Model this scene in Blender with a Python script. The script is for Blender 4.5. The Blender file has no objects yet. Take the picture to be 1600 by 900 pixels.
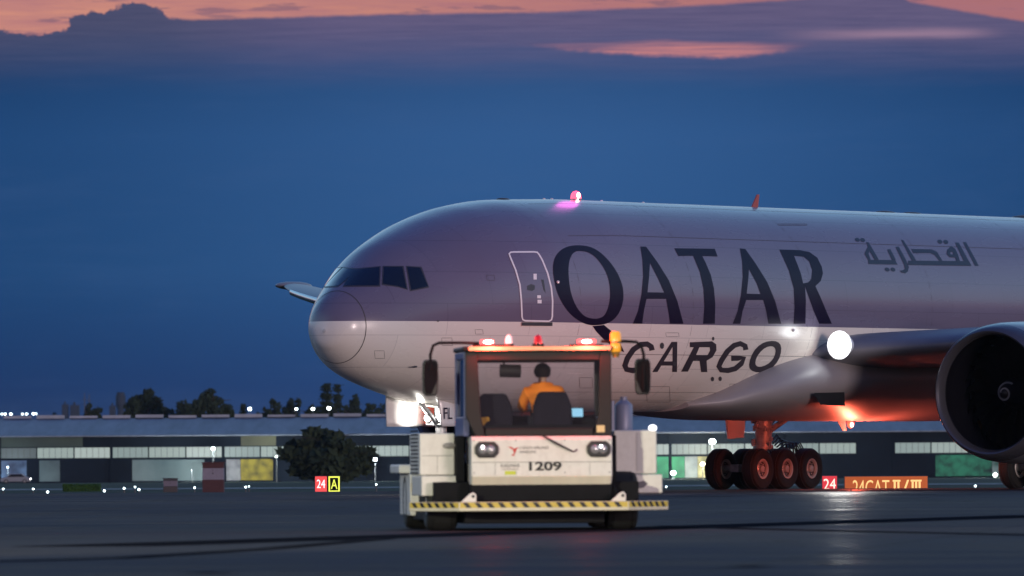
import bpy, bmesh, math, random
from mathutils import Vector, Matrix, geometry
from mathutils.bvhtree import BVHTree

random.seed(7)
C = bpy.context.scene.collection
S = bpy.context.scene
R = math.radians
PI = math.pi

# ------------------------------------------------------------------ camera
F, CX, CY = 13000.0, 800.0, 450.0
HC = 1.03
ALPHA = math.atan((716.6 - CY) / F)
ROLL = 0.006
fwd = Vector((0, math.cos(ALPHA), math.sin(ALPHA)))
up0 = Vector((0, -math.sin(ALPHA), math.cos(ALPHA)))
rt0 = Vector((1, 0, 0))
rt = math.cos(ROLL) * rt0 - math.sin(ROLL) * up0
up = math.cos(ROLL) * up0 + math.sin(ROLL) * rt0
EYE = Vector((0, 0, HC))
cd = bpy.data.cameras.new('camera')
cam = bpy.data.objects.new('camera', cd)
C.objects.link(cam)
m3 = Matrix((rt, up, -fwd)).transposed()
cam.matrix_world = Matrix.Translation(EYE) @ m3.to_4x4()
cd.sensor_width = 36
cd.lens = F / 1600 * 36
cd.clip_start = 0.5
cd.clip_end = 30000
cd.dof.use_dof = True
cd.dof.focus_distance = 243
cd.dof.aperture_fstop = 4.2
S.camera = cam


def pray(u, v):
    d = rt * ((u - CX) / F) + up * ((CY - v) / F) + fwd
    return d


def at(u, v, dist):
    """point seen at photograph pixel (u, v) at depth dist along +Y"""
    d = pray(u, v)
    return EYE + d * (dist / d.y)


# ------------------------------------------------------------------ render settings
S.view_settings.view_transform = 'Standard'
S.view_settings.look = 'None'
S.view_settings.exposure = 0.0
S.view_settings.gamma = 1.0
S.render.engine = 'CYCLES'
S.cycles.use_denoising = True
S.cycles.max_bounces = 6
S.cycles.transparent_max_bounces = 12
S.cycles.sample_clamp_indirect = 4.0
S.cycles.caustics_reflective = False
S.cycles.caustics_refractive = False


def srgb(r, g, b):
    def f(c):
        c /= 255.0
        return c / 12.92 if c <= 0.04045 else ((c + 0.055) / 1.055) ** 2.4
    return (f(r), f(g), f(b), 1)


# ------------------------------------------------------------------ world: dusk sky
SKY_GAIN = 1.0
HAZE = 0.000018
W = bpy.data.worlds.new('World')
S.world = W
W.use_nodes = True
nt = W.node_tree
nt.nodes.clear()


def nd(t, **k):
    n = nt.nodes.new(t)
    for a, b in k.items():
        setattr(n, a, b)
    return n


def plug(s, v):
    if isinstance(v, (int, float)):
        s.default_value = v
    elif isinstance(v, (tuple, list)):
        s.default_value = v
    else:
        nt.links.new(v, s)


def mth(op, a, b=None, c=None, clamp=False):
    n = nd('ShaderNodeMath', operation=op, use_clamp=clamp)
    plug(n.inputs[0], a)
    if b is not None: plug(n.inputs[1], b)
    if c is not None: plug(n.inputs[2], c)
    return n.outputs[0]


def sstep(x, a, b):
    n = nd('ShaderNodeMapRange', interpolation_type='SMOOTHSTEP')
    plug(n.inputs['Value'], x)
    n.inputs['From Min'].default_value = a
    n.inputs['From Max'].default_value = b
    return n.outputs['Result']


def mixc(f, a, b, mode='MIX'):
    n = nd('ShaderNodeMix', data_type='RGBA', blend_type=mode)
    plug(n.inputs['Factor'], f)
    plug(n.inputs['A'], a)
    plug(n.inputs['B'], b)
    return n.outputs['Result']


def ramp(x, stops, interp='LINEAR'):
    n = nd('ShaderNodeValToRGB')
    n.color_ramp.interpolation = interp
    e = n.color_ramp.elements
    while len(e) < len(stops): e.new(0.5)
    for el, (p, c) in zip(e, stops):
        el.position = p
        el.color = c if len(c) == 4 else (*c, 1)
    plug(n.inputs[0], x)
    return n.outputs[0]


tc = nd('ShaderNodeTexCoord').outputs['Generated']
sx = nd('ShaderNodeSeparateXYZ')
nt.links.new(tc, sx.inputs[0])
elev = mth('MULTIPLY', mth('ARCSINE', sx.outputs[2]), 57.29578)       # degrees
azim = mth('MULTIPLY', mth('ARCTAN2', sx.outputs[0], sx.outputs[1]), 57.29578)
# streaky cloud noise in (azimuth, elevation)
cmb = nd('ShaderNodeCombineXYZ')
plug(cmb.inputs[0], azim); plug(cmb.inputs[1], elev)


def noise(vec, scale, detail, sx_=1, sy_=1, rough=0.55):
    mp = nd('ShaderNodeMapping')
    nt.links.new(vec, mp.inputs[0])
    mp.inputs['Scale'].default_value = (sx_, sy_, 1)
    n = nd('ShaderNodeTexNoise')
    nt.links.new(mp.outputs[0], n.inputs['Vector'])
    n.inputs['Scale'].default_value = scale
    n.inputs['Detail'].default_value = detail
    n.inputs['Roughness'].default_value = rough
    return n.outputs[0]


puff = mth('SUBTRACT', noise(cmb.outputs[0], 11.0, 6, 1, 1.3, 0.62), 0.5)
streak = mth('SUBTRACT', noise(cmb.outputs[0], 2.2, 5, 0.6, 7), 0.5)
# lower dusk band
e01 = mth('DIVIDE', elev, 3.6, clamp=True)
blue = ramp(e01, [(0.0, srgb(22, 44, 88)), (0.14, srgb(28, 62, 114)), (0.36, srgb(44, 86, 138)), (0.62, srgb(47, 88, 141)),
                  (0.74, srgb(42, 80, 130)), (1.0, srgb(44, 76, 122))])
# brighter towards the afterglow, darker away from it
azg = mth('SUBTRACT', azim, 0.2)
glow = mth('POWER', 2.718, mth('MULTIPLY', mth('MULTIPLY', azg, azg), -0.115))
blue = mixc(1.0, blue, mixc(glow, (0.34, 0.54, 0.62, 1), (1.06, 1.02, 1.0, 1)), 'MULTIPLY')
blue = mixc(mth('ADD', mth('MULTIPLY', streak, 0.22), mth('MULTIPLY', mth('SUBTRACT', noise(cmb.outputs[0], 0.9, 6, 0.5, 2.2, 0.65), 0.5), 0.5)), blue, srgb(70, 98, 146))


def px2az(u): return (u - 800) / 226.9
def v2el(v): return (716.6 - v) / 226.9
A0, A1 = -4.0, 4.0
def azcurve(pts):
    x01 = mth('DIVIDE', mth('SUBTRACT', azim, A0), A1 - A0, clamp=True)
    lo, hi = v2el(130), v2el(-40)
    st = []
    for u, v in pts:
        g = (v2el(v) - lo) / (hi - lo)
        st.append(((px2az(u) - A0) / (A1 - A0), (g, g, g, 1)))
    o = ramp(x01, st)
    return mth('ADD', mth('MULTIPLY', o, hi - lo), lo)


bound = azcurve([(-80, 36), (0, 42), (60, 54), (100, 44), (118, 22), (160, 17), (190, 8), (214, 1), (240, 8), (264, 27), (300, 29),
                 (600, 22), (850, 20), (1100, 11), (1350, -3), (1400, -6), (1425, 8), (1500, 22), (1600, 40), (1700, 44)])
bound = mth('ADD', bound, mth('MULTIPLY', puff, mth('ADD', 0.02, mth('MULTIPLY', sstep(azim, -2.2, -2.5), 0.20))))
dB = mth('SUBTRACT', elev, bound)
pinkm = sstep(dB, -0.012, 0.018)
pinkcol = mixc(sstep(azim, -3.4, 3.0), srgb(206, 140, 124), srgb(172, 112, 116))
pinkcol = mixc(mth('ADD', 0.28, mth('MULTIPLY', streak, 2.0), clamp=True), pinkcol, srgb(168, 112, 124))
purp = mixc(sstep(azim, -2.6, -1.2), srgb(76, 78, 108), srgb(98, 90, 124))
pfall = sstep(mth('ADD', elev, mth('MULTIPLY', streak, 0.12)), v2el(150), v2el(20))
fib = mth('SUBTRACT', noise(cmb.outputs[0], 7.0, 7, 0.22, 5.5, 0.7), 0.5)
purp = mixc(mth('ADD', 0.5, mth('MULTIPLY', fib, 2.4), clamp=True), mixc(1.0, purp, (.80, .82, .88, 1), 'MULTIPLY'), mixc(1.0, purp, (1.22, 1.16, 1.10, 1), 'MULTIPLY'))
sky = mixc(mth('MULTIPLY', pfall, 0.95), blue, purp)
# the bright gap in the cloud band
low = azcurve([(740, 62), (800, 69), (900, 81), (1000, 89), (1130, 95), (1200, 89), (1270, 78), (1330, 70)])
gapm = mth('MULTIPLY', sstep(mth('SUBTRACT', elev, mth('ADD', low, mth('MULTIPLY', puff, 0.05))), -0.012, 0.03),
           sstep(mth('ADD', elev, mth('MULTIPLY', streak, 0.1)), v2el(62), v2el(80)))
gapm = mth('MULTIPLY', gapm, mth('MULTIPLY', sstep(azim, px2az(760), px2az(1000)), sstep(azim, px2az(1290), px2az(1150))))
gapm = mth('MULTIPLY', gapm, mth('ADD', 0.72, mth('MULTIPLY', fib, 1.9)), clamp=True)
sky = mixc(mth('MULTIPLY', gapm, 0.92), sky, srgb(206, 132, 130))
st2 = mth('SUBTRACT', mth('ADD', elev, mth('MULTIPLY', streak, 0.05)), v2el(57))
st2 = mth('POWER', 2.718, mth('MULTIPLY', mth('MULTIPLY', st2, st2), -900))
st2 = mth('MULTIPLY', st2, mth('MULTIPLY', sstep(azim, px2az(1180), px2az(1400)), sstep(azim, px2az(1590), px2az(1480))))
sky = mixc(mth('MULTIPLY', st2, 0.55), sky, srgb(176, 140, 160))
sky = mixc(pinkm, sky, pinkcol)
# dark scraps of cloud in the pink
scr = sstep(noise(cmb.outputs[0], 5.0, 4, 0.45, 3.2), 0.56, 0.64)
sky = mixc(mth('MULTIPLY', mth('MULTIPLY', scr, pinkm), 0.55), sky, srgb(112, 90, 114))
# the higher sky, out of the picture
SUN_EL, SUN_AZ = R(1.0), R(0.0)
ns = nd('ShaderNodeTexSky', sky_type='NISHITA')
ns.sun_disc = False
ns.sun_elevation = SUN_EL
ns.sun_rotation = SUN_AZ
ns.altitude = 360
ns.air_density = 1.4
ns.dust_density = 0.6
ns.ozone_density = 4.0
e90 = mth('DIVIDE', elev, 90.0, clamp=True)
front = ramp(e90, [(0.0, (.05, .10, .24)), (0.040, (.50, .27, .25)), (0.085, (.60, .85, 1.05)), (0.20, (.36, .70, 1.05)), (0.40, (.06, .15, .42)), (0.70, (.018, .062, .27)), (1.0, (.014, .055, .27))])
back = ramp(e90, [(0.0, (.30, .23, .27)), (0.10, (.28, .21, .28)), (0.22, (.11, .11, .22)), (0.40, (.03, .07, .25)), (1.0, (.014, .055, .27))])
isback = sstep(mth('COSINE', mth('MULTIPLY', azim, 0.0174533)), -0.15, -0.75)
hi = mixc(isback, front, back)
hi = mixc(1.0, hi, mixc(1.0, ns.outputs[0], (0.02, 0.03, 0.045, 1), 'MULTIPLY'), 'ADD')
bg_low = nd('ShaderNodeBackground')
plug(bg_low.inputs[0], sky)
bg_low.inputs[1].default_value = 1.0
bg_hi = nd('ShaderNodeBackground')
plug(bg_hi.inputs[0], hi)
bg_hi.inputs[1].default_value = SKY_GAIN
mx = nd('ShaderNodeMixShader')
plug(mx.inputs[0], mth('MAXIMUM', sstep(elev, 3.5, 7.0), isback))
nt.links.new(bg_low.outputs[0], mx.inputs[1])
nt.links.new(bg_hi.outputs[0], mx.inputs[2])
wo = nd('ShaderNodeOutputWorld')
nt.links.new(mx.outputs[0], wo.inputs[0])

# ------------------------------------------------------------------ sun: the last dusk light, very weak
sd = bpy.data.lights.new('sun', 'SUN')
sd.energy = 1.4
sd.angle = R(10)
sd.color = (1.0, 0.79, 0.76)
sun = bpy.data.objects.new('sun', sd)
C.objects.link(sun)
sun.rotation_euler = Vector((-.50, .87, -math.sin(R(4)))).to_track_quat('-Z', 'Y').to_euler()

# unseen apron floodlight added left of the frame, without a mast, shining on the tractor
fl = bpy.data.lights.new('apron_floodlight', 'SPOT')
fl.energy = 0.82e5
fl.color = (1.0, 0.98, 0.72)
fl.shadow_soft_size = 0.6
fl.spot_size = R(26)
fl.spot_blend = 0.8
fo = bpy.data.objects.new('apron_floodlight', fl)
fo.location = (-19, 62, 8)
fo.rotation_euler = Vector((19.5, 58, -6.8)).to_track_quat('-Z', 'Y').to_euler()
C.objects.link(fo)

# ------------------------------------------------------------------ materials
MATS = {}


def mat(name, col=(0.5, 0.5, 0.5), rough=0.5, metal=0.0, spec=0.5, var=0.0, vscale=3.0, bump=0.0, bscale=20.0, coat=0.0,
        emit=None, estr=0.0, stretch=(1, 1, 1), rvar=0.0):
    if name in MATS: return MATS[name]
    m = bpy.data.materials.new(name)
    m.use_nodes = True
    t = m.node_tree
    b = t.nodes['Principled BSDF']
    c = col if len(col) == 4 else (*col, 1)
    b.inputs['Base Color'].default_value = c
    b.inputs['Roughness'].default_value = rough
    b.inputs['Metallic'].default_value = metal
    b.inputs['Specular IOR Level'].default_value = spec
    b.inputs['Coat Weight'].default_value = coat
    b.inputs['Coat Roughness'].default_value = 0.08
    if emit:
        b.inputs['Emission Color'].default_value = emit if len(emit) == 4 else (*emit, 1)
        b.inputs['Emission Strength'].default_value = estr
    if var or bump or rvar:
        co = t.nodes.new('ShaderNodeTexCoord')
        mp = t.nodes.new('ShaderNodeMapping')
        mp.inputs['Scale'].default_value = stretch
        t.links.new(co.outputs['Object'], mp.inputs[0])
    if var or rvar:
        n = t.nodes.new('ShaderNodeTexNoise')
        n.inputs['Scale'].default_value = vscale
        n.inputs['Detail'].default_value = 6
        n.inputs['Roughness'].default_value = 0.65
        t.links.new(mp.outputs[0], n.inputs['Vector'])
    if var:
        r = t.nodes.new('ShaderNodeMapRange')
        r.inputs['From Min'].default_value = 0.3
        r.inputs['From Max'].default_value = 0.7
        r.inputs['To Min'].default_value = 1 - var
        r.inputs['To Max'].default_value = 1 + var
        t.links.new(n.outputs[0], r.inputs[0])
        mul = t.nodes.new('ShaderNodeVectorMath')
        mul.operation = 'SCALE'
        mul.inputs[0].default_value = c[:3]
        t.links.new(r.outputs[0], mul.inputs['Scale'])
        t.links.new(mul.outputs[0], b.inputs['Base Color'])
    if rvar:
        r2 = t.nodes.new('ShaderNodeMapRange')
        r2.inputs['From Min'].default_value = 0.3
        r2.inputs['From Max'].default_value = 0.7
        r2.inputs['To Min'].default_value = max(0.02, rough - rvar)
        r2.inputs['To Max'].default_value = min(1, rough + rvar)
        t.links.new(n.outputs[0], r2.inputs[0])
        t.links.new(r2.outputs[0], b.inputs['Roughness'])
    if bump:
        n2 = t.nodes.new('ShaderNodeTexNoise')
        n2.inputs['Scale'].default_value = bscale
        n2.inputs['Detail'].default_value = 5
        t.links.new(mp.outputs[0], n2.inputs['Vector'])
        bp = t.nodes.new('ShaderNodeBump')
        bp.inputs['Strength'].default_value = bump
        t.links.new(n2.outputs[0], bp.inputs['Height'])
        t.links.new(bp.outputs[0], b.inputs['Normal'])
    MATS[name] = m
    return m


def glassmat(name, tint=(0.85, 0.88, 0.9), refl=0.07):
    m = bpy.data.materials.new(name)
    m.use_nodes = True
    t = m.node_tree
    t.nodes.clear()
    o = t.nodes.new('ShaderNodeOutputMaterial')
    tr = t.nodes.new('ShaderNodeBsdfTransparent')
    tr.inputs[0].default_value = (*tint, 1)
    gl = t.nodes.new('ShaderNodeBsdfGlossy')
    gl.inputs['Roughness'].default_value = 0.03
    lw = t.nodes.new('ShaderNodeFresnel')
    lw.inputs[0].default_value = 1.45
    mx_ = t.nodes.new('ShaderNodeMixShader')
    t.links.new(lw.outputs[0], mx_.inputs[0])
    t.links.new(tr.outputs[0], mx_.inputs[1])
    t.links.new(gl.outputs[0], mx_.inputs[2])
    t.links.new(mx_.outputs[0], o.inputs[0])
    MATS[name] = m
    return m


def emat(name, col, strength):
    return mat(name, (0.02, 0.02, 0.02), 0.4, emit=col, estr=strength)


# ------------------------------------------------------------------ mesh builder
class G:
    def __init__(s):
        s.v, s.f, s.m = [], [], []

    def add(s, vs, fs, mi=0):
        o = len(s.v)
        s.v += [tuple(p) for p in vs]
        for f in fs:
            s.f.append([i + o for i in f])
            s.m.append(mi)
        return s

    def box(s, a, b, mi=0, M=None):
        x0, y0, z0 = a; x1, y1, z1 = b
        vs = [Vector(p) for p in ((x0, y0, z0), (x1, y0, z0), (x1, y1, z0), (x0, y1, z0), (x0, y0, z1), (x1, y0, z1), (x1, y1, z1), (x0, y1, z1))]
        if M: vs = [M @ p for p in vs]
        return s.add(vs, [(0, 3, 2, 1), (4, 5, 6, 7), (0, 1, 5, 4), (1, 2, 6, 5), (2, 3, 7, 6), (3, 0, 4, 7)], mi)

    def cyl(s, p0, p1, r0, r1=None, n=16, mi=0, cap=True):
        r1 = r0 if r1 is None else r1
        p0, p1 = Vector(p0), Vector(p1)
        d = (p1 - p0).normalized()
        a = d.orthogonal().normalized(); b = d.cross(a)
        vs = []
        for p, r in ((p0, r0), (p1, r1)):
            vs += [p + (a * math.cos(2 * PI * k / n) + b * math.sin(2 * PI * k / n)) * r for k in range(n)]
        fs = [(k, (k + 1) % n, n + (k + 1) % n, n + k) for k in range(n)]
        if cap: fs += [tuple(range(n))[::-1], tuple(range(n, 2 * n))]
        return s.add(vs, fs, mi)

    def tube(s, path, r, n=8, mi=0):
        path = [Vector(p) for p in path]
        rs = r if isinstance(r, (list, tuple)) else [r] * len(path)
        vs, fs = [], []
        prev = None
        for i, p in enumerate(path):
            d = (path[min(i + 1, len(path) - 1)] - path[max(i - 1, 0)]).normalized()
            a = d.orthogonal().normalized() if prev is None else (prev - d * prev.dot(d)).normalized()
            prev = a
            b = d.cross(a)
            vs += [p + (a * math.cos(2 * PI * k / n) + b * math.sin(2 * PI * k / n)) * rs[i] for k in range(n)]
        for i in range(len(path) - 1):
            fs += [(i * n + k, i * n + (k + 1) % n, (i + 1) * n + (k + 1) % n, (i + 1) * n + k) for k in range(n)]
        fs += [tuple(range(n))[::-1], tuple(range((len(path) - 1) * n, len(path) * n))]
        return s.add(vs, fs, mi)

    def lathe(s, prof, M=None, n=32, mi=0, mis=None):
        """prof: (x, r) pairs turned round the local X axis"""
        M = M or Matrix()
        vs, fs, ms = [], [], []
        for x, r in prof:
            vs += [M @ Vector((x, r * math.cos(2 * PI * k / n), r * math.sin(2 * PI * k / n))) for k in range(n)]
        o = len(s.v)
        s.v += [tuple(p) for p in vs]
        for i in range(len(prof) - 1):
            for k in range(n):
                s.f.append([o + j for j in (i * n + k, i * n + (k + 1) % n, (i + 1) * n + (k + 1) % n, (i + 1) * n + k)])
                s.m.append(mis[i] if mis else mi)
        return s

    def rings(s, rings, close=True, cap0=True, cap1=True, mi=0):
        n = len(rings[0])
        vs = [p for r in rings for p in r]
        fs = []
        for i in range(len(rings) - 1):
            for k in range(n if close else n - 1):
                fs.append((i * n + k, i * n + (k + 1) % n, (i + 1) * n + (k + 1) % n, (i + 1) * n + k))
        if cap0: fs.append(tuple(range(n))[::-1])
        if cap1: fs.append(tuple(range((len(rings) - 1) * n, len(rings) * n)))
        return s.add(vs, fs, mi)

    def prism(s, poly, vec, mi=0):
        """poly: 3D points of a flat outline, extruded along vec"""
        poly = [Vector(p) for p in poly]; vec = Vector(vec); n = len(poly)
        fs = [(k, (k + 1) % n, n + (k + 1) % n, n + k) for k in range(n)]
        fs += [tuple(range(n))[::-1], tuple(range(n, 2 * n))]
        return s.add(poly + [p + vec for p in poly], fs, mi)

    def ball(s, c, r, sc=(1, 1, 1), nu=16, nv=10, mi=0):
        c = Vector(c)
        rg = []
        for j in range(1, nv):
            t = PI * j / nv
            rg.append([c + Vector((r * sc[0] * math.sin(t) * math.cos(2 * PI * k / nu), r * sc[1] * math.sin(t) * math.sin(2 * PI * k / nu), r * sc[2] * math.cos(t))) for k in range(nu)])
        return s.rings(rg, mi=mi)

    def build(s, name, mats, parent=None, smooth=None, bevel=0.0, fix=True, seg=2):
        me = bpy.data.meshes.new(name)
        me.from_pydata(s.v, [], s.f)
        mats = mats if isinstance(mats, (list, tuple)) else [mats]
        for m in mats: me.materials.append(m)
        me.polygons.foreach_set('material_index', s.m)
        if fix:
            bm = bmesh.new(); bm.from_mesh(me)
            bmesh.ops.recalc_face_normals(bm, faces=bm.faces)
            bm.to_mesh(me); bm.free()
        o = bpy.data.objects.new(name, me)
        C.objects.link(o)
        if parent: o.parent = parent
        if smooth:
            me.shade_smooth()
            me.set_sharp_from_angle(angle=R(smooth))
        if bevel:
            b = o.modifiers.new('bevel', 'BEVEL')
            b.width = bevel; b.segments = seg; b.limit_method = 'ANGLE'; b.angle_limit = R(40)
        me.update()
        return o


def tag(o, label=None, cat=None, group=None, kind=None):
    if label: o['label'] = label
    if cat: o['category'] = cat
    if group: o['group'] = group
    if kind: o['kind'] = kind
    return o


def empty(name, loc=(0, 0, 0), rz=0):
    o = bpy.data.objects.new(name, None)
    o.location = loc
    o.rotation_euler = (0, 0, rz)
    o.empty_display_size = 0.3
    C.objects.link(o)
    return o


def lamp(name, loc, power, col, r=0.05, parent=None, spot=None, aim=None, blend=0.4):
    l = bpy.data.lights.new(name, 'SPOT' if spot else 'POINT')
    l.energy = power; l.color = col; l.shadow_soft_size = r
    o = bpy.data.objects.new(name, l)
    o.location = loc
    if spot:
        l.spot_size = R(spot); l.spot_blend = blend
        o.rotation_euler = Vector(aim).to_track_quat('-Z', 'Y').to_euler()
    C.objects.link(o)
    if parent: o.parent = parent
    return o


def copy_tree(o, parent=None):
    c = o.copy()
    C.objects.link(c)
    c.parent = parent
    if parent: c.matrix_parent_inverse = o.matrix_parent_inverse.copy()
    for ch in list(o.children): copy_tree(ch, c)
    return c


# text to a flat mesh, lying in the XZ plane facing -Y, centred, given cap height
def text_geo(g, txt, h, M, mi=0, shear=0.0, width=None, bold=0.0):
    cu = bpy.data.curves.new('t', 'FONT')
    cu.body = txt; cu.size = 1; cu.shear = shear; cu.align_x = 'CENTER'; cu.resolution_u = 3; cu.offset = bold
    ob = bpy.data.objects.new('t', cu)
    C.objects.link(ob)
    bpy.context.view_layer.update()
    dg = bpy.context.evaluated_depsgraph_get()
    me = bpy.data.meshes.new_from_object(ob.evaluated_get(dg))
    vs = [v.co.copy() for v in me.vertices]
    fs = [tuple(p.vertices) for p in me.polygons]
    bpy.data.objects.remove(ob); bpy.data.meshes.remove(me); bpy.data.curves.remove(cu)
    x0 = min(v.x for v in vs); x1 = max(v.x for v in vs); y0 = min(v.y for v in vs); y1 = max(v.y for v in vs)
    k = h / (y1 - y0)
    kx = k if width is None else width / (x1 - x0)
    out = [M @ Vector(((v.x - (x0 + x1) / 2) * kx, 0, (v.y - (y0 + y1) / 2) * k)) for v in vs]
    g.add(out, fs, mi)


#==================================================================== SETTING
def ground_material():
    m = bpy.data.materials.new('apron_concrete')
    m.use_nodes = True
    t = m.node_tree
    b = t.nodes['Principled BSDF']
    co = t.nodes.new('ShaderNodeTexCoord').outputs['Object']

    def nz(scale, st, det=6, rg=0.6):
        mp = t.nodes.new('ShaderNodeMapping'); mp.inputs['Scale'].default_value = st
        t.links.new(co, mp.inputs[0])
        n = t.nodes.new('ShaderNodeTexNoise')
        n.inputs['Scale'].default_value = scale; n.inputs['Detail'].default_value = det; n.inputs['Roughness'].default_value = rg
        t.links.new(mp.outputs[0], n.inputs['Vector'])
        return n.outputs[0]

    def rng(x, a, b_, c, d):
        r = t.nodes.new('ShaderNodeMapRange')
        t.links.new(x, r.inputs[0])
        for i, q in enumerate((a, b_, c, d)): r.inputs[i + 1].default_value = q
        return r.outputs[0]

    def ml(x, y, op='MULTIPLY'):
        n = t.nodes.new('ShaderNodeMath'); n.operation = op
        for s_, q in zip(n.inputs, (x, y)):
            if isinstance(q, (int, float)): s_.default_value = q
            else: t.links.new(q, s_)
        return n.outputs[0]
    big = nz(0.06, (1, 0.35, 1))
    stain = nz(0.5, (1, 0.12, 1), 7, 0.7)
    fine = nz(6, (1, 0.6, 1), 6, 0.7)
    streaks = nz(0.9, (0.05, 0.35, 1), 6, 0.65)
    v = ml(ml(rng(big, 0.3, 0.7, 0.65, 1.35), rng(stain, 0.3, 0.7, 0.7, 1.25)), rng(fine, 0.3, 0.7, 0.85, 1.15))
    v = ml(v, rng(streaks, 0.32, 0.68, 0.55, 1.45))
    # slab joints
    br = t.nodes.new('ShaderNodeTexBrick')
    mp = t.nodes.new('ShaderNodeMapping'); mp.inputs['Rotation'].default_value = (0, 0, R(7))
    t.links.new(co, mp.inputs[0]); t.links.new(mp.outputs[0], br.inputs['Vector'])
    br.offset = 0.0
    br.inputs['Scale'].default_value = 1.0
    br.inputs['Brick Width'].default_value = 7.5; br.inputs['Row Height'].default_value = 7.5
    br.inputs['Mortar Size'].default_value = 0.035; br.inputs['Mortar Smooth'].default_value = 0.2
    br.inputs['Color1'].default_value = (1, 1, 1, 1); br.inputs['Color2'].default_value = (0.82, 0.82, 0.82, 1); br.inputs['Mortar'].default_value = (0.35, 0.35, 0.35, 1)
    cmbn = t.nodes.new('ShaderNodeVectorMath'); cmbn.operation = 'SCALE'
    cmbn.inputs[0].default_value = (0.056, 0.051, 0.052)
    t.links.new(v, cmbn.inputs['Scale'])
    mm = t.nodes.new('ShaderNodeMix'); mm.data_type = 'RGBA'; mm.blend_type = 'MULTIPLY'
    mm.inputs['Factor'].default_value = 1
    t.links.new(cmbn.outputs[0], mm.inputs['A']); t.links.new(br.outputs['Color'], mm.inputs['B'])
    t.links.new(mm.outputs['Result'], b.inputs['Base Color'])
    t.links.new(rng(ml(stain, streaks, 'ADD'), 0.75, 1.25, 0.30, 0.68), b.inputs['Roughness'])
    bp = t.nodes.new('ShaderNodeBump'); bp.inputs['Strength'].default_value = 0.35; bp.inputs['Distance'].default_value = 0.02
    t.links.new(ml(fine, stain, 'ADD'), bp.inputs['Height']); t.links.new(bp.outputs[0], b.inputs['Normal'])
    df = t.nodes.new('ShaderNodeBsdfDiffuse'); gl = t.nodes.new('ShaderNodeBsdfGlossy'); ms = t.nodes.new('ShaderNodeMixShader')
    t.links.new(mm.outputs['Result'], df.inputs[0]); t.links.new(bp.outputs[0], df.inputs['Normal']); t.links.new(bp.outputs[0], gl.inputs['Normal'])
    t.links.new(rng(ml(stain, streaks, 'ADD'), 0.75, 1.25, 0.22, 0.50), gl.inputs['Roughness'])
    gl.inputs[0].default_value = (1, .90, .86, 1)
    t.links.new(rng(ml(big, streaks, 'ADD'), 0.7, 1.3, 0.085, 0.025), ms.inputs[0])
    t.links.new(df.outputs[0], ms.inputs[1]); t.links.new(gl.outputs[0], ms.inputs[2])
    t.links.new(ms.outputs[0], t.nodes['Material Output'].inputs[0])
    return m


# apron: a sheet from behind the camera to its far edge
g = G()
NX = 40
xs = [-400 + 800 * i / NX for i in range(NX + 1)]
ys = [-500, -200, 0, 60, 120, 180, 230, 269, 271, 275]
zs = [0, 0, 0, 0, 0, 0, 0, 0, -0.02, -0.12]
rows = [[Vector((x, y, z)) for x in xs] for y, z in zip(ys, zs)]
g.rings(rows, close=False, cap0=False, cap1=False)
tag(g.build('apron', ground_material(), fix=False), kind='structure')


def tz(y):
    pts = [(-6000, -0.5), (-500, -0.16), (272, -0.16), (300, -0.42), (450, -0.85), (600, -1.25), (1200, -2.1), (1700, -2.3), (4200, -2.3), (9000, -2.3), (26000, -2.3)]
    for (a, za), (b, zb) in zip(pts, pts[1:]):
        if y <= b: return za + (zb - za) * (y - a) / (b - a)
    return -2.3


g = G()
ys = [-3000, -500, 0, 272, 280, 300, 350, 450, 600, 800, 1000, 1200, 1700, 3000, 4200, 8000]
xs = [-6000, -3000, -800, -300, 0, 300, 800, 3000, 6000]
g.rings([[Vector((x, y, tz(y))) for x in xs] for y in ys], close=False, cap0=False, cap1=False)
tag(g.build('grass_ground', mat('grass_ground', (0.035, 0.05, 0.028), 0.95, spec=0.1, var=0.5, vscale=0.05, bump=0.3, bscale=1.5), fix=False), kind='structure')
# taxiway strip beyond the crest
g = G()
g.rings([[Vector((x, y, tz(y) + 0.03)) for x in (-420, 0, 420)] for y in (690, 720, 750)], close=False, cap0=False, cap1=False)
tag(g.build('taxiway', mat('taxiway_asphalt', (0.05, 0.05, 0.052), 0.6, spec=0.3, var=0.2, vscale=0.1), fix=False), kind='structure')
# distant ridge
g = G()
rows = []
for (y, k) in ((4300, 0.0), (4700, 0.55), (5200, 1.0), (6200, 0.8), (7500, 0.0)):
    row = []
    for i in range(161):
        x = -1600 + 3200 * i / 160
        h = 27 + 5 * math.sin(x * 0.004 + 1) + 3 * math.sin(x * 0.013) + 1.6 * math.sin(x * 0.05 + k * 5) + 1.2 * math.sin(x * 0.11)
        row.append(Vector((x, y, -2.6 + h * k)))
    rows.append(row)
g.rings(rows, close=False, cap0=False, cap1=False)
tag(g.build('hills', mat('wooded_hill', (0.035, 0.05, 0.05), 0.95, spec=0.05, var=0.4, vscale=0.03), fix=False), kind='structure')

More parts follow.
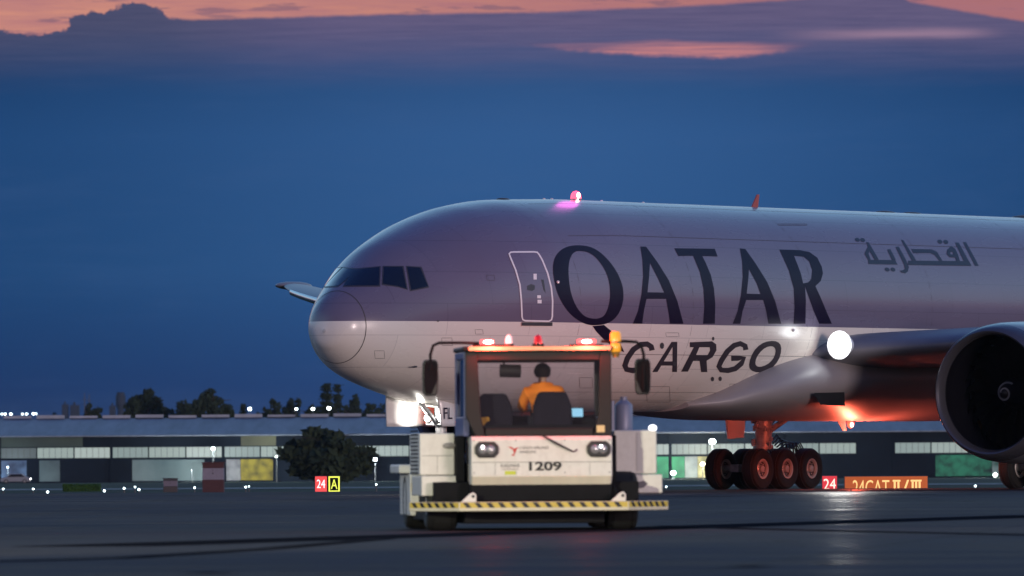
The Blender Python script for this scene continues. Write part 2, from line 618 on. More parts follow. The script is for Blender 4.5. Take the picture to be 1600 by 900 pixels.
# painted line on the apron, worn
g = G()
ga = [at(-40, 858, 0.0 + 13000 * HC / (858 - 716.6)), ]
def gp(u, v):
    d = pray(u, v); k = -EYE.z / d.z
    p = EYE + d * k
    return Vector((p.x, p.y, 0.004))
def gline(name, u0, v0, u1, v1, w, m):
    a, b = gp(u0, v0), gp(u1, v1)
    n = Vector((-(b - a).y, (b - a).x, 0)).normalized() * (w / 2)
    g_ = G(); N = 12
    rows = [[a + (b - a) * (i / N) - n, a + (b - a) * (i / N) + n] for i in range(N + 1)]
    g_.rings(rows, close=False, cap0=False, cap1=False)
    tag(g_.build(name, m, fix=False), kind='structure')
gline('tar_strip', 128, 854, 1660, 805, 1.9, mat('tar_joint', (0.022, 0.022, 0.024), 1.0, var=0.3, vscale=1, spec=0))
gline('edge_marking', -60, 785, 1660, 771, 1.1, mat('worn_paint', (0.12, 0.12, 0.12), 1.0, spec=0, var=0.4, vscale=0.6))

# tyre marks and repair patches on the apron
def mark(pts, w, nm='tyre_mark'):
    P = [gp(u, v) for u, v in pts]
    Q = []
    for a_, b_ in zip(P, P[1:]): Q += [a_ + (b_ - a_) * (i / 10) for i in range(10)]
    Q.append(P[-1])
    rows = []
    for i, p in enumerate(Q):
        d = (Q[min(i + 1, len(Q) - 1)] - Q[max(i - 1, 0)]); n = Vector((-d.y, d.x, 0)).normalized() * w / 2
        rows.append([p - n + Vector((0, 0, .004)), p + n + Vector((0, 0, .004))])
    g_ = G(); g_.rings(rows, close=False, cap0=False, cap1=False)
    tag(g_.build(nm, mat('tyre_mark', (.032, .031, .032), 1.0, spec=0, var=.5, vscale=.8), fix=False), kind='structure')
mark([(1700, 838), (1400, 832), (1150, 826), (1040, 822)], .45)
mark([(-80, 880), (200, 872), (420, 858), (600, 842)], .4)
mark([(1150, 886), (1196, 886)], .7, 'oil_stain')
mark([(1285, 881), (1318, 881)], .6, 'oil_stain')
mark([(300, 896), (352, 895)], .5, 'oil_stain')

#==================================================================== CARGO AIRCRAFT
TH = R(34.5)
X0, Y0 = -5.40, 238.5
jet = empty('cargo_aircraft', (X0, Y0, 0), PI / 2 - TH)
tag(jet, 'large grey and white cargo jet on the apron, nose to the left, red beacons lit', 'aircraft')
JM = Matrix.Translation((X0, Y0, 0)) @ Matrix.Rotation(PI / 2 - TH, 4, 'Z')
JI = JM.inverted()


def L(l, t, z): return Vector((l, -t, z))     # l aft of nose, t to port, z up


def pchip(x, y, q):
    n = len(x)
    h = [x[i + 1] - x[i] for i in range(n - 1)]; d = [(y[i + 1] - y[i]) / h[i] for i in range(n - 1)]
    m = [0.0] * n
    for i in range(1, n - 1):
        if d[i - 1] * d[i] > 0:
            w1 = 2 * h[i] + h[i - 1]; w2 = h[i] + 2 * h[i - 1]
            m[i] = (w1 + w2) / (w1 / d[i - 1] + w2 / d[i])
    m[0] = d[0]; m[-1] = 0
    i = max(0, min(n - 2, next((k - 1 for k in range(1, n) if q <= x[k]), n - 2)))
    t = (q - x[i]) / h[i]
    return (2 * t**3 - 3 * t**2 + 1) * y[i] + (t**3 - 2 * t**2 + t) * h[i] * m[i] + (-2 * t**3 + 3 * t**2) * y[i + 1] + (t**3 - t**2) * h[i] * m[i + 1]


KL = [0, .06, .25, .6, 1.1, 1.8, 2.7, 3.8, 5, 6.5, 8.2, 10, 12, 44, 50, 56, 61, 63.2]
KT = [4.72, 5.106, 5.477, 5.834, 6.179, 6.661, 7.24, 7.71, 8.112, 8.461, 8.661, 8.720, 8.76, 8.76, 8.70, 8.5, 8.1, 7.7]
KB = [4.72, 4.391, 4.14, 3.842, 3.53, 3.27, 3.05, 2.83, 2.621, 2.47, 2.425, 2.42, 2.42, 2.42, 3.1, 4.5, 6.2, 7.2]
KW = [0, .357, .704, .979, 1.315, 1.648, 2.026, 2.42, 2.78, 3.0, 3.085, 3.1, 3.1, 3.1, 2.9, 2.2, 1.1, .25]
ls = [1.2 * (i / 26) ** 2 for i in range(27)] + [1.3 + 0.15 * i for i in range(75)] + [13 + 1.0 * i for i in range(51)] + [63.2]
ls[0] = 0.0008
NR = 144


def fsec(l):
    T, B, w = pchip(KL, KT, l), pchip(KL, KB, l), pchip(KL, KW, l)
    return T, B, w


rg = []
for l in ls:
    T, B, w = fsec(l)
    zc, hz = (T + B) / 2, (T - B) / 2
    rg.append([L(l, w * math.cos(2 * PI * k / NR), zc + hz * math.sin(2 * PI * k / NR)) for k in range(NR)])

ZLINE = 5.00


def fuselage_paint():
    m = bpy.data.materials.new('fuselage_paint')
    m.use_nodes = True
    t = m.node_tree
    b = t.nodes['Principled BSDF']
    co = t.nodes.new('ShaderNodeTexCoord').outputs['Object']
    s = t.nodes.new('ShaderNodeSeparateXYZ'); t.links.new(co, s.inputs[0])
    gt = t.nodes.new('ShaderNodeMath'); gt.operation = 'GREATER_THAN'; gt.inputs[1].default_value = ZLINE
    t.links.new(s.outputs[2], gt.inputs[0])
    mp = t.nodes.new('ShaderNodeMapping'); mp.inputs['Scale'].default_value = (0.25, 1, 1.2)
    t.links.new(co, mp.inputs[0])
    n = t.nodes.new('ShaderNodeTexNoise'); n.inputs['Scale'].default_value = 1.2; n.inputs['Detail'].default_value = 7
    t.links.new(mp.outputs[0], n.inputs['Vector'])
    r = t.nodes.new('ShaderNodeMapRange'); r.inputs[1].default_value = .3; r.inputs[2].default_value = .7; r.inputs[3].default_value = .975; r.inputs[4].default_value = 1.02
    t.links.new(n.outputs[0], r.inputs[0])
    mx_ = t.nodes.new('ShaderNodeMix'); mx_.data_type = 'RGBA'
    mx_.inputs['A'].default_value = (0.82, 0.77, 0.70, 1)
    mx_.inputs['B'].default_value = (0.158, 0.136, 0.200, 1)
    t.links.new(gt.outputs[0], mx_.inputs['Factor'])
    cv = t.nodes.new('ShaderNodeCombineXYZ'); t.links.new(s.outputs[0], cv.inputs[0]); t.links.new(s.outputs[2], cv.inputs[1])
    br = t.nodes.new('ShaderNodeTexBrick'); t.links.new(cv.outputs[0], br.inputs['Vector'])
    br.inputs['Scale'].default_value = 1; br.inputs['Brick Width'].default_value = 3.1; br.inputs['Row Height'].default_value = .92
    br.inputs['Mortar Size'].default_value = .011; br.inputs['Mortar Smooth'].default_value = .3
    br.inputs['Color1'].default_value = (1, 1, 1, 1); br.inputs['Color2'].default_value = (.965, .965, .97, 1); br.inputs['Mortar'].default_value = (.74, .74, .75, 1)
    mb = t.nodes.new('ShaderNodeMix'); mb.data_type = 'RGBA'; mb.blend_type = 'MULTIPLY'; mb.inputs['Factor'].default_value = 1
    t.links.new(mx_.outputs['Result'], mb.inputs['A']); t.links.new(br.outputs['Color'], mb.inputs['B'])
    v = t.nodes.new('ShaderNodeVectorMath'); v.operation = 'SCALE'
    t.links.new(mb.outputs['Result'], v.inputs[0]); t.links.new(r.outputs[0], v.inputs['Scale'])
    t.links.new(v.outputs[0], b.inputs['Base Color'])
    r2 = t.nodes.new('ShaderNodeMapRange'); r2.inputs[1].default_value = .3; r2.inputs[2].default_value = .7; r2.inputs[3].default_value = .25; r2.inputs[4].default_value = .29
    t.links.new(n.outputs[0], r2.inputs[0]); t.links.new(r2.outputs[0], b.inputs['Roughness'])
    # faint ripple of the skin panels
    bp = t.nodes.new('ShaderNodeBump'); bp.inputs['Strength'].default_value = 0.006; bp.inputs['Distance'].default_value = 0.05
    t.links.new(n.outputs[0], bp.inputs['Height']); t.links.new(bp.outputs[0], b.inputs['Normal'])
    b.inputs['Coat Weight'].default_value = 0.12; b.inputs['Coat Roughness'].default_value = 0.08
    return m


fpaint = fuselage_paint()
white_paint = mat('aircraft_white', (0.70, 0.69, 0.69), 0.3, coat=0.2, var=0.06, vscale=1.5)
grey_paint = mat('aircraft_grey', (0.27, 0.255, 0.265), 0.45, var=0.08, vscale=0.8, stretch=(0.4, 1, 1))
dark_grey = mat('dark_grey', (0.06, 0.06, 0.065), 0.5, var=0.15)
seam_m = mat('panel_gap', (0.05, 0.045, 0.05), 0.7)
letter_m = mat('letter_paint', (0.012, 0.007, 0.026), 0.35, spec=.1)
letter_grey = mat('letter_paint_grey', (0.045, 0.038, 0.048), 0.4, spec=.2)
letter_teal = mat('letter_paint_soft', (0.030, 0.036, 0.065), 0.4, spec=.2)
white_line = mat('white_stripe', (0.85, 0.85, 0.86), 0.4)
metal = mat('bare_metal', (0.62, 0.62, 0.64), 0.25, metal=1.0, rvar=0.1, vscale=4)
lip_metal = mat('lip_metal', (0.5, 0.5, 0.52), 0.22, metal=0.9)
steel = mat('gear_steel', (0.36, 0.36, 0.37), 0.45, metal=0.3, var=0.5, vscale=5)
rubber = mat('tyre_rubber', (0.009, 0.009, 0.0095), 0.75, var=0.25, vscale=5)
rim_m = mat('wheel_rim', (0.42, 0.41, 0.40), 0.4, metal=0.2, var=0.1, vscale=8)
black = mat('black_void', (0.004, 0.004, 0.005), 0.6)
hose_m = mat('hose', (0.015, 0.015, 0.016), 0.5)

g = G()
g.rings(rg)
fus = g.build('fuselage', fpaint, jet, smooth=60)
bv = BVHTree.FromPolygons([Vector(p) for p in g.v], g.f)


def onskin(u, v, off=0.008):
    o = JI @ EYE
    d = (JI.to_3x3() @ pray(u, v)).normalized()
    h = bv.ray_cast(o, d)
    if h[0] is None:
        p = o + d * 245
        h = bv.find_nearest(p)
    n = h[1]
    if n.dot(d) > 0: n = -n
    return h[0] + n * off


def subdiv_tris(pts, tris, mx_len):
    bm = bmesh.new()
    vs = [bm.verts.new((p[0], p[1], 0)) for p in pts]
    for t in tris:
        try: bm.faces.new([vs[i] for i in t])
        except ValueError: pass
    for _ in range(8):
        es = [e for e in bm.edges if e.calc_length() > mx_len]
        if not es: break
        bmesh.ops.subdivide_edges(bm, edges=es, cuts=1)
        bmesh.ops.triangulate(bm, faces=[f for f in bm.faces if len(f.verts) > 3])
    bm.verts.index_update()
    P = [(v.co.x, v.co.y) for v in bm.verts]
    T = [[v.index for v in f.verts] for f in bm.faces]
    bm.free()
    return P, T


def smooth_closed(pts, k=3):
    """Catmull-Rom through a closed outline"""
    out = []
    n = len(pts)
    for i in range(n):
        p0, p1, p2, p3 = (Vector(pts[(i + j) % n]) for j in (-1, 0, 1, 2))
        for s_ in range(k):
            t = s_ / k
            out.append(0.5 * ((2 * p1) + (p2 - p0) * t + (2 * p0 - 5 * p1 + 4 * p2 - p3) * t * t + (3 * p1 - p0 - 3 * p2 + p3) * t**3))
    return [tuple(p) for p in out]


def decal(g, loops, off, mx_len=6.0, mi=0, mirror=False):
    allp = [p for lp in loops for p in lp]
    tris = geometry.tessellate_polygon([[Vector((p[0], p[1], 0)) for p in lp] for lp in loops])
    P, T = subdiv_tris(allp, tris, mx_len)
    V = [onskin(u, v, off) for u, v in P]
    if mirror: V = [Vector((p.x, -p.y, p.z)) for p in V]
    g.add(V, T, mi)


def ribbon(path, w):
    """outline of a stroke of width w along an open pixel path"""
    P = [Vector(p) for p in path]
    a, b = [], []
    for i, p in enumerate(P):
        if i == 0: d = P[1] - P[0]
        elif i == len(P) - 1: d = P[-1] - P[-2]
        else: d = (P[i + 1] - P[i]).normalized() + (P[i] - P[i - 1]).normalized()
        d.normalize()
        n = Vector((-d.y, d.x)) * (w / 2)
        a.append(tuple(p + n)); b.append(tuple(p - n))
    return a + b[::-1]


def strip_on_skin(g, path, w, off, closed=False, step=4.0, mi=0):
    """narrow band along a pixel path, laid on the skin"""
    P = [Vector(p) for p in path]
    if closed: P.append(P[0])
    Q = []
    for a, b in zip(P, P[1:]):
        k = max(1, int((b - a).length / step))
        Q += [a + (b - a) * (i / k) for i in range(k)]
    Q.append(P[-1])
    rows = []
    for i, p in enumerate(Q):
        d = (Q[min(i + 1, len(Q) - 1)] - Q[max(i - 1, 0)])
        if closed and i in (0, len(Q) - 1): d = Q[1] - Q[-2]
        d.normalize()
        n = Vector((-d.y, d.x)) * (w / 2)
        rows.append([onskin(*(p - n), off), onskin(*(p + n), off)])
    g.rings(rows, close=False, cap0=False, cap1=False, mi=mi)


def c3(p): return (850 + p[0] / 2.8125, 280 + p[1] / 2.8125)
def cA(p): return (1320 + p[0] / 6.6667, 350 + p[1] / 6.6667)


# ---- QATAR
Q_out = smooth_closed([(155, 291), (205, 299), (250, 325), (295, 372), (328, 425), (346, 480), (347, 530), (335, 575), (310, 612), (275, 634), (235, 641), (198, 640), (158, 625), (115, 592), (80, 545), (55, 490), (42, 430), (39, 380), (50, 340), (75, 311), (110, 295)])
Q_in = smooth_closed([(150, 316), (190, 321), (225, 343), (255, 380), (278, 425), (289, 480), (288, 530), (278, 572), (262, 600), (235, 612), (200, 610), (170, 595), (142, 560), (121, 510), (111, 460), (107, 410), (109, 370), (118, 340), (130, 324)])
Q_tail = [(212, 645), (262, 640), (296, 668), (335, 722), (352, 760), (310, 742), (262, 704), (228, 668)]
A_1 = [(423, 296), (448, 297), (500, 368), (548, 445), (585, 535), (612, 635), (553, 635), (548, 595), (536, 526), (450, 526), (438, 580), (431, 635), (390, 635), (412, 580), (428, 505), (435, 425), (432, 355)]
A_1h = [(465, 368), (461, 430), (454, 497), (527, 498), (502, 440)]
T_ = [(572, 304), (750, 306), (762, 340), (695, 338), (710, 368), (732, 420), (746, 480), (752, 550), (750, 635), (698, 635), (704, 560), (700, 480), (685, 410), (655, 337), (590, 338)]
A_2 = [(860, 305), (884, 307), (930, 372), (980, 452), (1015, 535), (1042, 635), (985, 635), (976, 580), (963, 531), (888, 531), (872, 580), (862, 635), (828, 635), (850, 580), (865, 510), (873, 430), (870, 360)]
A_2h = [(900, 395), (897, 440), (890, 503), (951, 505), (935, 460)]
R_ = [(1034, 310), (1120, 312), (1165, 320), (1200, 345), (1220, 385), (1225, 415), (1215, 448), (1192, 470), (1215, 520), (1240, 580), (1264, 635), (1208, 635), (1185, 580), (1160, 510), (1146, 470), (1150, 530), (1148, 635), (1096, 635), (1100, 560), (1097, 480), (1075, 400)]
R_h = [(1098, 337), (1140, 341), (1165, 362), (1178, 400), (1174, 440), (1160, 454), (1138, 458), (1128, 415), (1113, 375)]
g = G()
for i, lp in enumerate(([Q_out, Q_in], [Q_tail], [A_1, A_1h], [T_], [A_2, A_2h], [R_, R_h])):
    decal(g, [[c3(p) for p in q] for q in lp], 0.008 + (0.003 if i == 1 else 0))
o = g.build('lettering', letter_m, fus, fix=False)
o['label'] = 'large dark serif letters QATAR on the grey upper side'

# ---- CARGO
g = G()
Cc = ribbon(smooth_open := [c3(p) for p in [(474, 752), (470, 735), (452, 724), (425, 726), (392, 748), (366, 786), (355, 818), (362, 835), (388, 840), (420, 836), (450, 828)]], 8.6)
decal(g, [Cc], 0.008)
cb = lambda p: (840 + p[0] / 5, 510 + p[1] / 5)
decal(g, [[cb(p) for p in [(1045, 120), (1090, 120), (1088, 355), (1050, 355), (1052, 305), (965, 305), (935, 355), (895, 355)]],
          [cb(p) for p in [(1053, 160), (1053, 272), (985, 272)]]], 0.008)
decal(g, [[c3(p) for p in [(640, 716), (738, 712), (756, 725), (757, 752), (740, 782), (714, 797), (717, 847), (690, 847), (683, 798), (655, 798), (632, 845), (602, 845), (657, 738), (640, 738)]],
          [c3(p) for p in [(682, 738), (727, 738), (729, 752), (718, 772), (668, 772)]]], 0.008)
Gg = ribbon([c3(p) for p in [(886, 750), (883, 732), (862, 722), (835, 730), (805, 756), (780, 795), (768, 822), (778, 838), (808, 840), (840, 832), (866, 810), (878, 786), (852, 786), (822, 787)]], 8.2)
decal(g, [Gg], 0.008)
decal(g, [[c3(p) for p in smooth_closed([(1000, 710), (1030, 717), (1042, 742), (1034, 785), (1008, 822), (970, 845), (930, 847), (903, 831), (904, 795), (925, 750), (960, 720)], 2)],
          [c3(p) for p in smooth_closed([(992, 734), (1010, 738), (1017, 755), (1008, 785), (985, 810), (955, 823), (935, 821), (928, 805), (938, 775), (965, 745)], 2)]], 0.008)
o = g.build('lettering', letter_grey, fus, fix=False)
o['label'] = 'slanted grey letters CARGO on the white lower side'

# ---- Arabic name
g = G()
AR = [[(1230, 190), (1262, 190), (1395, 437), (1355, 437)],
      [(1148, 195), (1184, 195), (1290, 387), (1238, 387)],
      [(660, 383), (1291, 388), (1318, 437), (655, 428)],
      [(690, 262), (900, 265), (958, 290), (1016, 384), (984, 384), (930, 320), (890, 303), (712, 303)],
      [(585, 165), (610, 172), (742, 382), (698, 382), (640, 272)],
      [(528, 240), (560, 238), (640, 385), (664, 450), (656, 492), (630, 515), (590, 506), (572, 488), (604, 482), (624, 468), (618, 430), (596, 380)],
      [(240, 374), (524, 376), (548, 424), (246, 418)],
      [(440, 268), (472, 262), (530, 375), (490, 375)],
      [(222, 190), (248, 195), (352, 373), (310, 373), (258, 282), (244, 310), (268, 373), (240, 373), (205, 312), (226, 262), (240, 238)]]
for i, p in enumerate(AR): decal(g, [[cA(q) for q in p]], 0.008 + 0.002 * (i % 3))
decal(g, [[cA(q) for q in [(1105, 230), (1150, 262), (1180, 330), (1196, 386), (1160, 386), (1150, 350), (1090, 346), (1060, 312), (1066, 270)]],
          [cA(q) for q in [(1096, 290), (1124, 294), (1128, 318), (1100, 318)]]], 0.012)
for (x, y) in ((130, 165), (185, 168), (440, 475), (500, 475), (990, 185), (1052, 188)):
    decal(g, [[cA((x + 25 * math.cos(a) + 6 * math.sin(a), y + 21 * math.sin(a))) for a in [2 * PI * k / 12 for k in range(12)]]], 0.009)
o = g.build('lettering', letter_teal, fus, fix=False)
o['label'] = 'dark Arabic lettering high on the grey side aft of the name'

# ---- cockpit windows
glass_dark = mat('cockpit_glass', (0.010, 0.013, 0.022), 0.06, spec=0.6, coat=0.3)
w_frame = mat('window_frame', (0.05, 0.05, 0.06), 0.4)
W2 = [(551.5, 422), (593, 417.6), (592, 446.2), (537.7, 446.6)]
W3 = [(599.9, 417.4), (628.4, 417.4), (635.1, 451.4), (620.9, 447.1), (598.3, 443.6)]
W4 = [(636.2, 417.4), (656.4, 418.7), (668.5, 447.6), (642.4, 453.5)]
for wp in (W2, W3, W4):
    cx_ = sum(p[0] for p in wp) / len(wp); cy_ = sum(p[1] for p in wp) / len(wp)
    big = [(cx_ + (p[0] - cx_) * 1.0 + (2.0 if p[0] > cx_ else -2.0), cy_ + (p[1] - cy_) + (1.7 if p[1] > cy_ else -1.7)) for p in wp]
    for mir in (False, True):
        gg = G(); decal(gg, [wp], 0.014, 5, mirror=mir)
        pane = gg.build('cockpit_window', glass_dark, jet, fix=True)
        gf = G(); decal(gf, [big, wp], 0.009, 5, mirror=mir)
        gf.build('window_frame', w_frame, pane, fix=True)

# ---- radome seam, panel seams, door
lseam = onskin(572, 507).x
g = G()
for (ll, w, z0, z1) in ((lseam, 0.02, -1.4, 1.4),):
    T, B, wd = fsec(ll)
    rows = []
    for k in range(97):
        a = 2 * PI * k / 96
        r_ = []
        for dl in (-w / 2, w / 2):
            T, B, wd = fsec(ll + dl)
            r_.append(L(ll + dl, (wd + .006) * math.cos(a), (T + B) / 2 + ((T - B) / 2 + .006) * math.sin(a)))
        rows.append(r_)
    g.rings(rows, close=False, cap0=False, cap1=False)
def lseamline(g, l0, l1, ang, w=0.018, step=0.5):
    n = max(2, int((l1 - l0) / step))
    rows = []
    for i in range(n + 1):
        l = l0 + (l1 - l0) * i / n
        T, B, wd = fsec(l)
        rows.append([L(l, (wd + .005) * math.cos(ang + s_), (T + B) / 2 + ((T - B) / 2 + .005) * math.sin(ang + s_)) for s_ in (-w / 6.2, w / 6.2)])
    g.rings(rows, close=False, cap0=False, cap1=False)
def rseam(g, l, a0, a1, w=0.016):
    rows = []
    for i in range(25):
        a = a0 + (a1 - a0) * i / 24
        r_ = []
        for dl in (-w / 2, w / 2):
            T, B, wd = fsec(l + dl)
            r_.append(L(l + dl, (wd + .005) * math.cos(a), (T + B) / 2 + ((T - B) / 2 + .005) * math.sin(a)))
        rows.append(r_)
    g.rings(rows, close=False, cap0=False, cap1=False)
for an in (R(40), R(72), R(-28), R(-55)): lseamline(g, 9.0, 58, an, 0.014)
for l in (8.6, 14.6, 21.3, 28.2, 35.0, 42.0): rseam(g, l, R(-85), R(85), 0.010)
g.build('panel_seam', seam_m, fus, fix=False)

for (u0, v0, u1, v1) in ((690, 528, 706, 540), (742, 515, 754, 522), (905, 590, 925, 606), (1010, 604, 1046, 628), (1140, 600, 1158, 612), (585, 548, 600, 560), (1040, 520, 1060, 526), (760, 430, 772, 438), (1215, 350, 1260, 352), (1325, 520, 1326, 521)):
    if u1 - u0 < 3: continue
    g = G(); strip_on_skin(g, [(u0, v0), (u1, v0), (u1 + 1, v1), (u0 + 1, v1)], .55, 0.004, closed=True)
    g.build('service_panel', seam_m, fus, fix=False)
door_px = [(795, 397), (797.5, 394.6), (802, 394.2), (834, 394), (839, 394.8), (842, 398.5), (846.7, 406.7), (855, 427), (860.8, 450), (862.8, 470), (862.3, 494), (861, 499.5), (857, 501.8), (820, 501), (816.3, 499.5), (815, 495), (814, 470), (811.7, 445), (805, 421.7), (798, 405)]
g = G(); decal(g, [door_px], 0.012, 6)
door = g.build('cargo_crew_door', fpaint, jet, fix=False)
door.name = 'door'
g = G(); strip_on_skin(g, door_px, 2.4, 0.018, closed=True)
g.build('door_outline', white_line, door, fix=False)
g = G(); decal(g, [[(823, 447), (829, 444), (835, 446), (835, 452), (831, 455), (823, 453)]], 0.016, 4)
g.build('handle', dark_grey, door, fix=False)
g = G(); decal(g, [[(845, 437), (849, 437), (852, 458), (848.5, 453)]], 0.016, 4); g.build('vent_slot', dark_grey, door, fix=False)
g = G()
for bx in ((833, 428, 838, 437), (838.8, 461.5, 844.5, 466.2), (839.2, 468.5, 845.6, 474)):
    x0, y0, x1, y1 = bx
    g = G(); decal(g, [[(x0, y0), (x1, y0), (x1, y1), (x0, y1)]], 0.016, 4)
    g.build('notice', white_line, door, fix=False)
g = G(); decal(g, [[(814, 503.2), (862, 503.6), (862, 509), (814, 508.6)]], 0.03, 6)
g.build('sill_plate', dark_grey, door, fix=False)
# small ports, probes and lamps on the skin
g = G()
for (u, v, rx, ry) in ((729, 508 + 50, 2.2, 2.8), (684, 501.5, 1.6, 1.6), (1054, 568, 2.5, 3.5), (1113, 592, 2.6, 3.6), (1125, 591.5, 2.6, 3.6), (1114, 529, 2, 3), (1088, 562, 1.5, 1.5), (902, 552, 2, 2), (1034, 540, 3.4, 5)):
    g = G(); decal(g, [[(u + rx * math.cos(2 * PI * k / 10), v + ry * math.sin(2 * PI * k / 10)) for k in range(10)]], 0.010, 4)
    g.build('drain_port', dark_grey, fus, fix=False)
for (u, v) in ((647, 573),):
    p = onskin(u, v, 0.0)
    g = G(); g.tube([p, p + L(-.02, .10, 0), p + L(-.28, .12, 0)], [.03, .025, .012], 8)
    g.build('pitot_probe', dark_grey, fus, smooth=40)
lampglass = emat('small_lamp', (0.9, 0.95, 1.0), 2.0)
for (u, v) in ((1239, 516), (871, 441)):
    p = onskin(u, v, 0.02)
    g = G(); g.ball(p, 0.05)
    g.build('skin_lamp', mat('lamp_lens', (0.75, 0.75, 0.78), 0.1), fus, smooth=60)

# cargo door and crown hatches as raised plates, antennas
def crown_z(l, t):
    T, B, w = fsec(l)
    return (T + B) / 2 + (T - B) / 2 * math.sqrt(max(0, 1 - (t / w) ** 2))
g = G()
def blade(l, h, c, lean):
    z = crown_z(l, 0) - .02
    pr = [L(l, -.03, z), L(l + c, -.03, z), L(l + c * .55 + lean, -.015, z + h), L(l + c * .25 + lean, -.015, z + h)]
    g.prism(pr, L(0, .06, 0))
antenna_m = mat('antenna_red', (0.42, 0.10, 0.09), 0.45)
# find station of the blade seen at u = 1178
def crown_l(u):
    lo, hi = 0.0, 60.0
    for _ in range(50):
        m_ = (lo + hi) / 2
        p = JM @ L(m_, 0, crown_z(m_, 0)) - EYE
        uu = CX + F * p.dot(rt) / p.dot(fwd)
        if uu < u: lo = m_
        else: hi = m_
    return lo
blade(crown_l(1174), 0.42, 0.34, 0.22)
g.build('antenna', antenna_m, fus, bevel=0.01)
for (u, ln, h) in ((1383, 1.1, .055), (1425, 1.0, .05), (786, .5, .05)):
    l = crown_l(u)
    g = G(); g.ball(L(l, 0, crown_z(l, 0)), 1.0, (ln / 2, .18, h), 14, 8)
    g.build('antenna_fairing', dark_grey, fus, smooth=50)
l = crown_l(1590)
g = G(); g.ball(L(l + 1.6, 0, 8.76), 1, (1.9, .45, .13), 18, 8)
g.build('antenna_fairing', dark_grey, fus, smooth=50)
for u in (850, 862, 940, 1005):
    l = crown_l(u); g = G(); g.ball(L(l, 0, crown_z(l, 0)), .05, (1, 1, .8), 8, 6)
    g.build('crown_stud', white_paint, fus, smooth=50)
# top beacon
bl = crown_l(900)
g = G(); g.lathe([(0, .19), (.05, .19), (.06, .16), (.18, .145), (.26, .09), (.29, 0.001)], Matrix.Translation(L(bl, 0, crown_z(bl, 0) - .01)) @ Matrix.Rotation(-PI / 2, 4, 'Y'), 20, mis=[0, 0, 1, 1, 1])
bea = g.build('beacon', [metal, emat('beacon_red', (1.0, 0.05, 0.10), 4)], jet, smooth=50)
g = G(); g.ball(L(bl - .10, .16, crown_z(bl, 0) + .14), .085, (.6, .6, 1.0)); g.build('bulb', emat('beacon_core', (1, .8, .65), 12), bea, smooth=60)
bea['label'] = 'red flashing beacon on top of the fuselage'
bq = lamp('beacon_light', L(bl, 0.0, 8.76 + 0.75), 26, (0.80, 0.10, 0.60), 0.35, jet)

# ---- wing-body fairing
def superring(l, w, zc, hz, n=48, e=2.6):
    r_ = []
    for k in range(n):
        a = 2 * PI * k / n
        c, s_ = math.cos(a), math.sin(a)
        r_.append(L(l, w * math.copysign(abs(c) ** (2 / e), c), zc + hz * math.copysign(abs(s_) ** (2 / e), s_)))
    return r_
g = G()
fl_st = [(16.9, 1.4, 2.62, .20, 2.0), (17.8, 2.2, 2.72, .44, 2.0), (18.7, 2.75, 2.95, .74, 2.05), (19.8, 3.2, 3.15, .98, 2.1), (21.2, 3.44, 3.32, 1.16, 2.15), (23, 3.57, 3.45, 1.30, 1.95), (26, 3.66, 3.5, 1.36, 1.75), (31, 3.66, 3.5, 1.36, 1.75), (35, 3.5, 3.4, 1.2, 2.6), (38, 3.1, 3.4, 1.0, 2.3), (41, 2.2, 3.2, .6, 2)]
P_l = [s_[0] for s_ in fl_st]
rgs = []
for i in range(70):
    l = 16.9 + (41 - 16.9) * i / 69
    q = [pchip(P_l, [s_[j] for s_ in fl_st], l) for j in (1, 2, 3, 4)]
    rgs.append(superring(l, *q[:3], e=q[3]))
g.rings(rgs)
fairing = g.build('belly_fairing', grey_paint, jet, smooth=50)
g = G()
for (l, t, w, h) in ((21.0, 3.47, 1.2, .5),):
    g.add([L(l, 3.50, 2.62), L(l + 1.25, 3.61, 2.58), L(l + 1.2, 3.62, 3.0), L(l - .3, 3.47, 2.98)], [(0, 1, 2, 3)])
g.build('air_intake', black, fairing)

# ---- wings
def airfoil(ch, th, n=22):
    pts = []
    for k in range(n):
        x = 0.5 * (1 - math.cos(PI * k / (n - 1)))
        yt = 5 * th * (.2969 * math.sqrt(x) - .126 * x - .3516 * x * x + .2843 * x**3 - .1015 * x**4)
        cam_ = 0.014 * math.sin(PI * x)
        pts.append((x, yt + cam_, -yt * 0.95 + cam_))
    up_ = [(x * ch, a * ch) for x, a, b in pts]
    lo_ = [(x * ch, b * ch) for x, a, b in pts][1:-1]
    return up_ + lo_[::-1]


